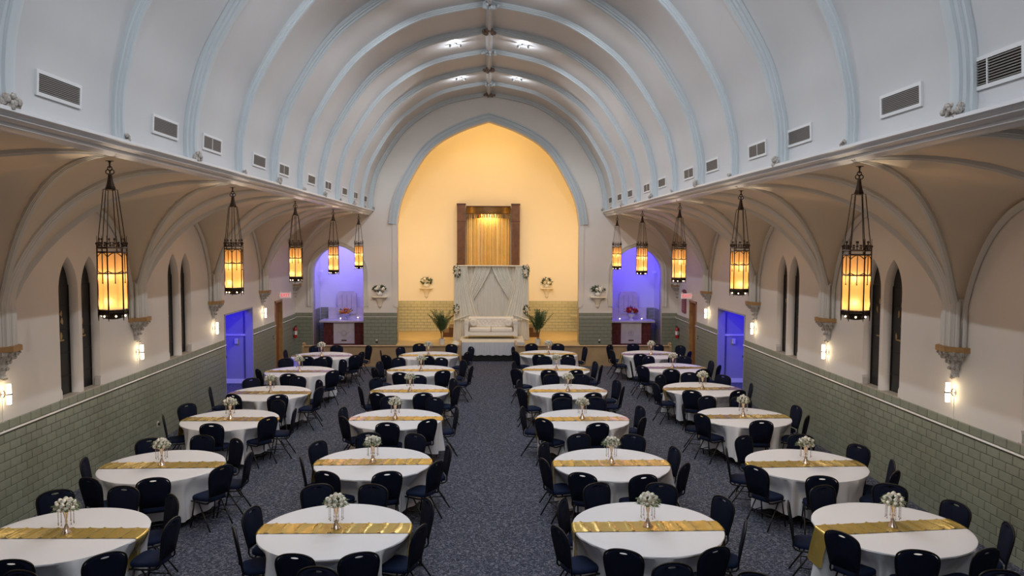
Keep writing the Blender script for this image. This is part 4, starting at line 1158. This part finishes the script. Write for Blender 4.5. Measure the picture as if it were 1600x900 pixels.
# ------------------------------------------------------------------ altars
for cx, nm_ in ((-5.52, 'left'), (5.59, 'right')):
    t = thing('side_altar', 'marble side altar with white frontal in the %s blue-lit niche' % nm_, 'altar', (cx, 29.75, .25))
    MB().bbox(-.92, .92, -.10, .75, .92, 1.0, .01).obj('altar_table', 'marble', t, True)
    MB().box(-.78, .78, .02, .75, 0, .92).obj('body', 'marble_red', t)
    for x in (-.66, .46): MB().box(x, x+.20, -.0, .02, .10, .86).obj('side_panel', 'marble_red', t)
    f = MB().bbox(-.40, .40, -.02, .02, .10, .92, .005).obj('frontal', 'marble', t)
    e_ = MB().tube([(.10*cos(a), -.028, .50+.10*sin(a)) for a in [2*pi*k/20 for k in range(20)]], .010, 5, closed=True)
    if nm_ == 'right': e_.tube([(0, -.028, .43), (0, -.028, .58)], .012).tube([(-.05, -.028, .45), (0, -.028, .58), (.05, -.028, .45)], .008)
    else: e_.tube([(-.20, -.028, .56), (-.08, -.028, .50), (0, -.028, .44), (.08, -.028, .50), (.20, -.028, .56)], .009)
    e_.obj('emblem', 'marble_vein', f)
    MB().box(-.10, .10, -.026, -.02, .20, .25).obj('nameplate', 'mahogany_dark', f)
    MB().box(-.74, .74, .70, .92, .92, 1.44).obj('gradine', 'marble', t)
    r_ = MB().prism([(-.37, 1.2), (.37, 1.2), (.37, 1.98), (.28, 2.08), (-.28, 2.08), (-.37, 1.98)], .66, .80).obj('reredos', 'marble', t)
    for x in (-.18, 0, .18): MB().box(x-.01, x+.01, .65, .662, 1.3, 1.95).obj('groove', 'marble_vein', r_)
    # flowers + candles on the altar
    if nm_ == 'left':
        b_ = thing('flower_bowl', 'low dark bowl on the left altar holding orange flowers', 'bowl', (cx+.03, 30.0, 1.25))
        MB().lathe([(.05, 0), (.06, .10), (.04, .12), (.15, .17), (.19, .24), (.17, .24)], 16).obj('body', 'bowl_blue', b_, True)
        cluster('orange_bouquet', 'orange and red flowers in a bowl on the left altar', 'flowers', (cx+.03, 30.0, 1.57), .25, .13, 22, 30, 41, fmats=['flower_orange', 'flower_red', 'flower_orange', 'flower_yellow'], fsize=1.9)
    else:
        b_ = thing('flower_urn', 'white footed urn on the right altar holding red flowers', 'urn', (cx+.05, 30.0, 1.25))
        MB().lathe([(.09, 0), (.09, .02), (.04, .05), (.05, .09), (.11, .15), (.13, .24), (.12, .24)], 16).obj('body', 'pot_white', b_, True)
        cluster('red_bouquet', 'red and orange flowers in the white urn on right altar', 'flowers', (cx+.05, 30.0, 1.62), .25, .16, 24, 34, 42, fmats=['flower_red', 'flower_red', 'flower_orange', 'flower_yellow'], fsize=1.9)
    for k, dx in enumerate((-.14, .46) if nm_ == 'left' else (-.44, .42)):
        c = thing('votive_candle', 'small lit candle on the %s altar, %s of its flowers' % (nm_, 'left' if k == 0 else 'right'), 'candle', (cx+dx, 29.80 if nm_ == 'right' or k == 0 else 30.2, 1.25), 0, 'votive candles')
        MB().lathe([(.025, 0), (.028, .05)], 10).obj('holder', 'pot_white', c)
        MB().ball((0, 0, .065), .018, 8, 5, 1.2).obj('flame', 'flame', c, True)
# ------------------------------------------------------------------ small wall fittings
def text_mesh(txt, size, m):
    cu = bpy.data.curves.new('t', 'FONT'); cu.body = txt; cu.size = size; cu.align_x = 'CENTER'; cu.align_y = 'CENTER'; cu.extrude = .002
    o = bpy.data.objects.new('t', cu); COL.objects.link(o); dg = bpy.context.evaluated_depsgraph_get(); dg.update()
    me = bpy.data.meshes.new_from_object(o.evaluated_get(dg)); bpy.data.objects.remove(o); me.materials.clear(); me.materials.append(MATS[m]); return me
ex_me = text_mesh('EXIT', .15, 'exit_red')
for s in (-1, 1):
    nm_ = 'left' if s < 0 else 'right'
    t = thing('exit_sign', 'exit sign with red letters above the brown door, %s wall' % nm_, 'sign', (s*(XW-.22), 26.25, 2.45), 0, 'exit signs')
    MB().bbox(-.19, .19, -.025, .025, -.09, .09, .008).obj('housing', 'exit_face', t)
    o = link('letters', ex_me, t, (0, -.030, 0)); o.rotation_euler = (pi/2, 0, 0)
    MB().box(s*.19, s*.225, -.015, .015, -.02, .02).obj('bracket', 'rail_white', t)
    for k in (-1, 1): MB().ball((k*.15, 0, .115), .028, 8, 5).obj('emergency_lamp', 'rail_white', t, True)
    y = 28.05 if s < 0 else 28.0
    t = thing('fire_extinguisher', 'red fire extinguisher hung on the %s wall beyond the door' % nm_, 'extinguisher', (s*(XW-.09), y, .78), 0, 'fire extinguishers')
    MB().lathe([(.06, 0), (.068, .02), (.068, .33), (.05, .38), (.02, .40), (.02, .42)], 14).obj('cylinder', 'extinguisher_red', t, True)
    MB().lathe([(.0690, .12), (.0690, .26)], 14, cap=False).obj('paper_label', 'paper', t, True)
    MB().tube([(0, 0, .43), (-s*.06, -.02, .46)], .012).tube([(0, 0, .42), (-s*.07, -.02, .40)], .010).obj('handle', 'black', t)
    MB().tube([(0, 0, .43), (0, -.08, .42), (0, -.11, .3), (0, -.09, .12)], .010).obj('hose', 'black', t, True)
    MB().box(s*.06, s*.09, -.03, .03, .1, .35).obj('wall_hook', 'black', t)
for x, lab in ((-4.08, 'small wall outlet low on the pier left of the arch'), (4.16, 'small wall outlet low on the pier right of the arch')):
    t = thing('wall_outlet', lab, 'outlet', (x, YB-.018, .60), 0, 'pier outlets')
    MB().bbox(-.04, .04, -.012, 0, -.06, .06, .004).obj('plate', 'outlet_dark', t); MB().box(-.03, .03, -.02, -.01, .02, .08).obj('cover', 'outlet_white', t)
t = thing('wall_outlet', 'double outlet low on the left tiled wall by third table', 'outlet', (-(XW-.018), 16.5, .36))
MB().box(0, .012, -.045, .045, -.06, .06).obj('plate', 'outlet_white', t); MB().box(.012, .05, -.02, .02, -.02, .03).obj('plug', 'outlet_dark', t)
t = thing('wall_plaque', 'tall dark red plaque with rounded ends on the right wall', 'plaque', (XW, 27.35, 2.18))
pl = [(-.27, -.36), (-.2, -.41), (.2, -.41), (.27, -.36), (.27, .34), (.2, .40), (.1, .43), (-.1, .43), (-.2, .40), (-.27, .34)]
MB().prism(pl, -.035, 0, 'x').obj('board', 'plaque_red', t)
q = MB()
for k in range(9): q.prism(rect(-.16+.02*(k % 3), .16-.02*(k % 2), .27-k*.07, .285-k*.07), -.038, -.035, 'x')
q.obj('engraved_lines', 'plaque_ink', t)
for s in (-1, 1):
    t = thing('light_switch', 'small dark switch on the tiled wall before the %s door' % ('left' if s < 0 else 'right'), 'switch', (s*(XW-.018), 25.45, 1.12), 0, 'wall switches')
    MB().box(0, -s*.01, -.035, .035, -.06, .06).obj('plate', 'outlet_dark', t); MB().box(-s*.01, -s*.018, -.01, .01, -.02, .02).obj('toggle', 'outlet_white', t)
for s in (-1, 1):
    t = thing('folded_stand', 'narrow black stand just inside the blue-lit %s opening' % ('left' if s < 0 else 'right'), 'stand', (s*(XW+.16), 21.12, 0), 0, 'black stands in the openings')
    MB().bbox(-.10, .10, -.06, .06, 1.08, 1.14, .01).obj('top', 'black', t); MB().box(-.08, .08, -.02, .02, .12, 1.08).obj('panel', 'black', t)
    MB().box(-.11, .11, -.14, .14, 0, .04).obj('base', 'black', t); MB().box(-.02, .02, -.03, .03, .04, .12).obj('post', 'black', t)
# small white devices in the niches
for cx, s in ((-5.49, -1), (5.56, 1)):
    t = thing('wall_speaker', 'small white device high on the side of the %s niche' % ('left' if s < 0 else 'right'), 'device', (cx+s*1.08, 30.2, 3.12), 0, 'niche devices')
    MB().box(0, -s*.10, -.02, .02, -.02, .02).obj('arm', 'rail_white', t); MB().bbox(-.06-s*.12, .06-s*.12, -.09, .06, -.05, .05, .01).obj('housing', 'rail_white', t)
print('objects', len(bpy.data.objects))
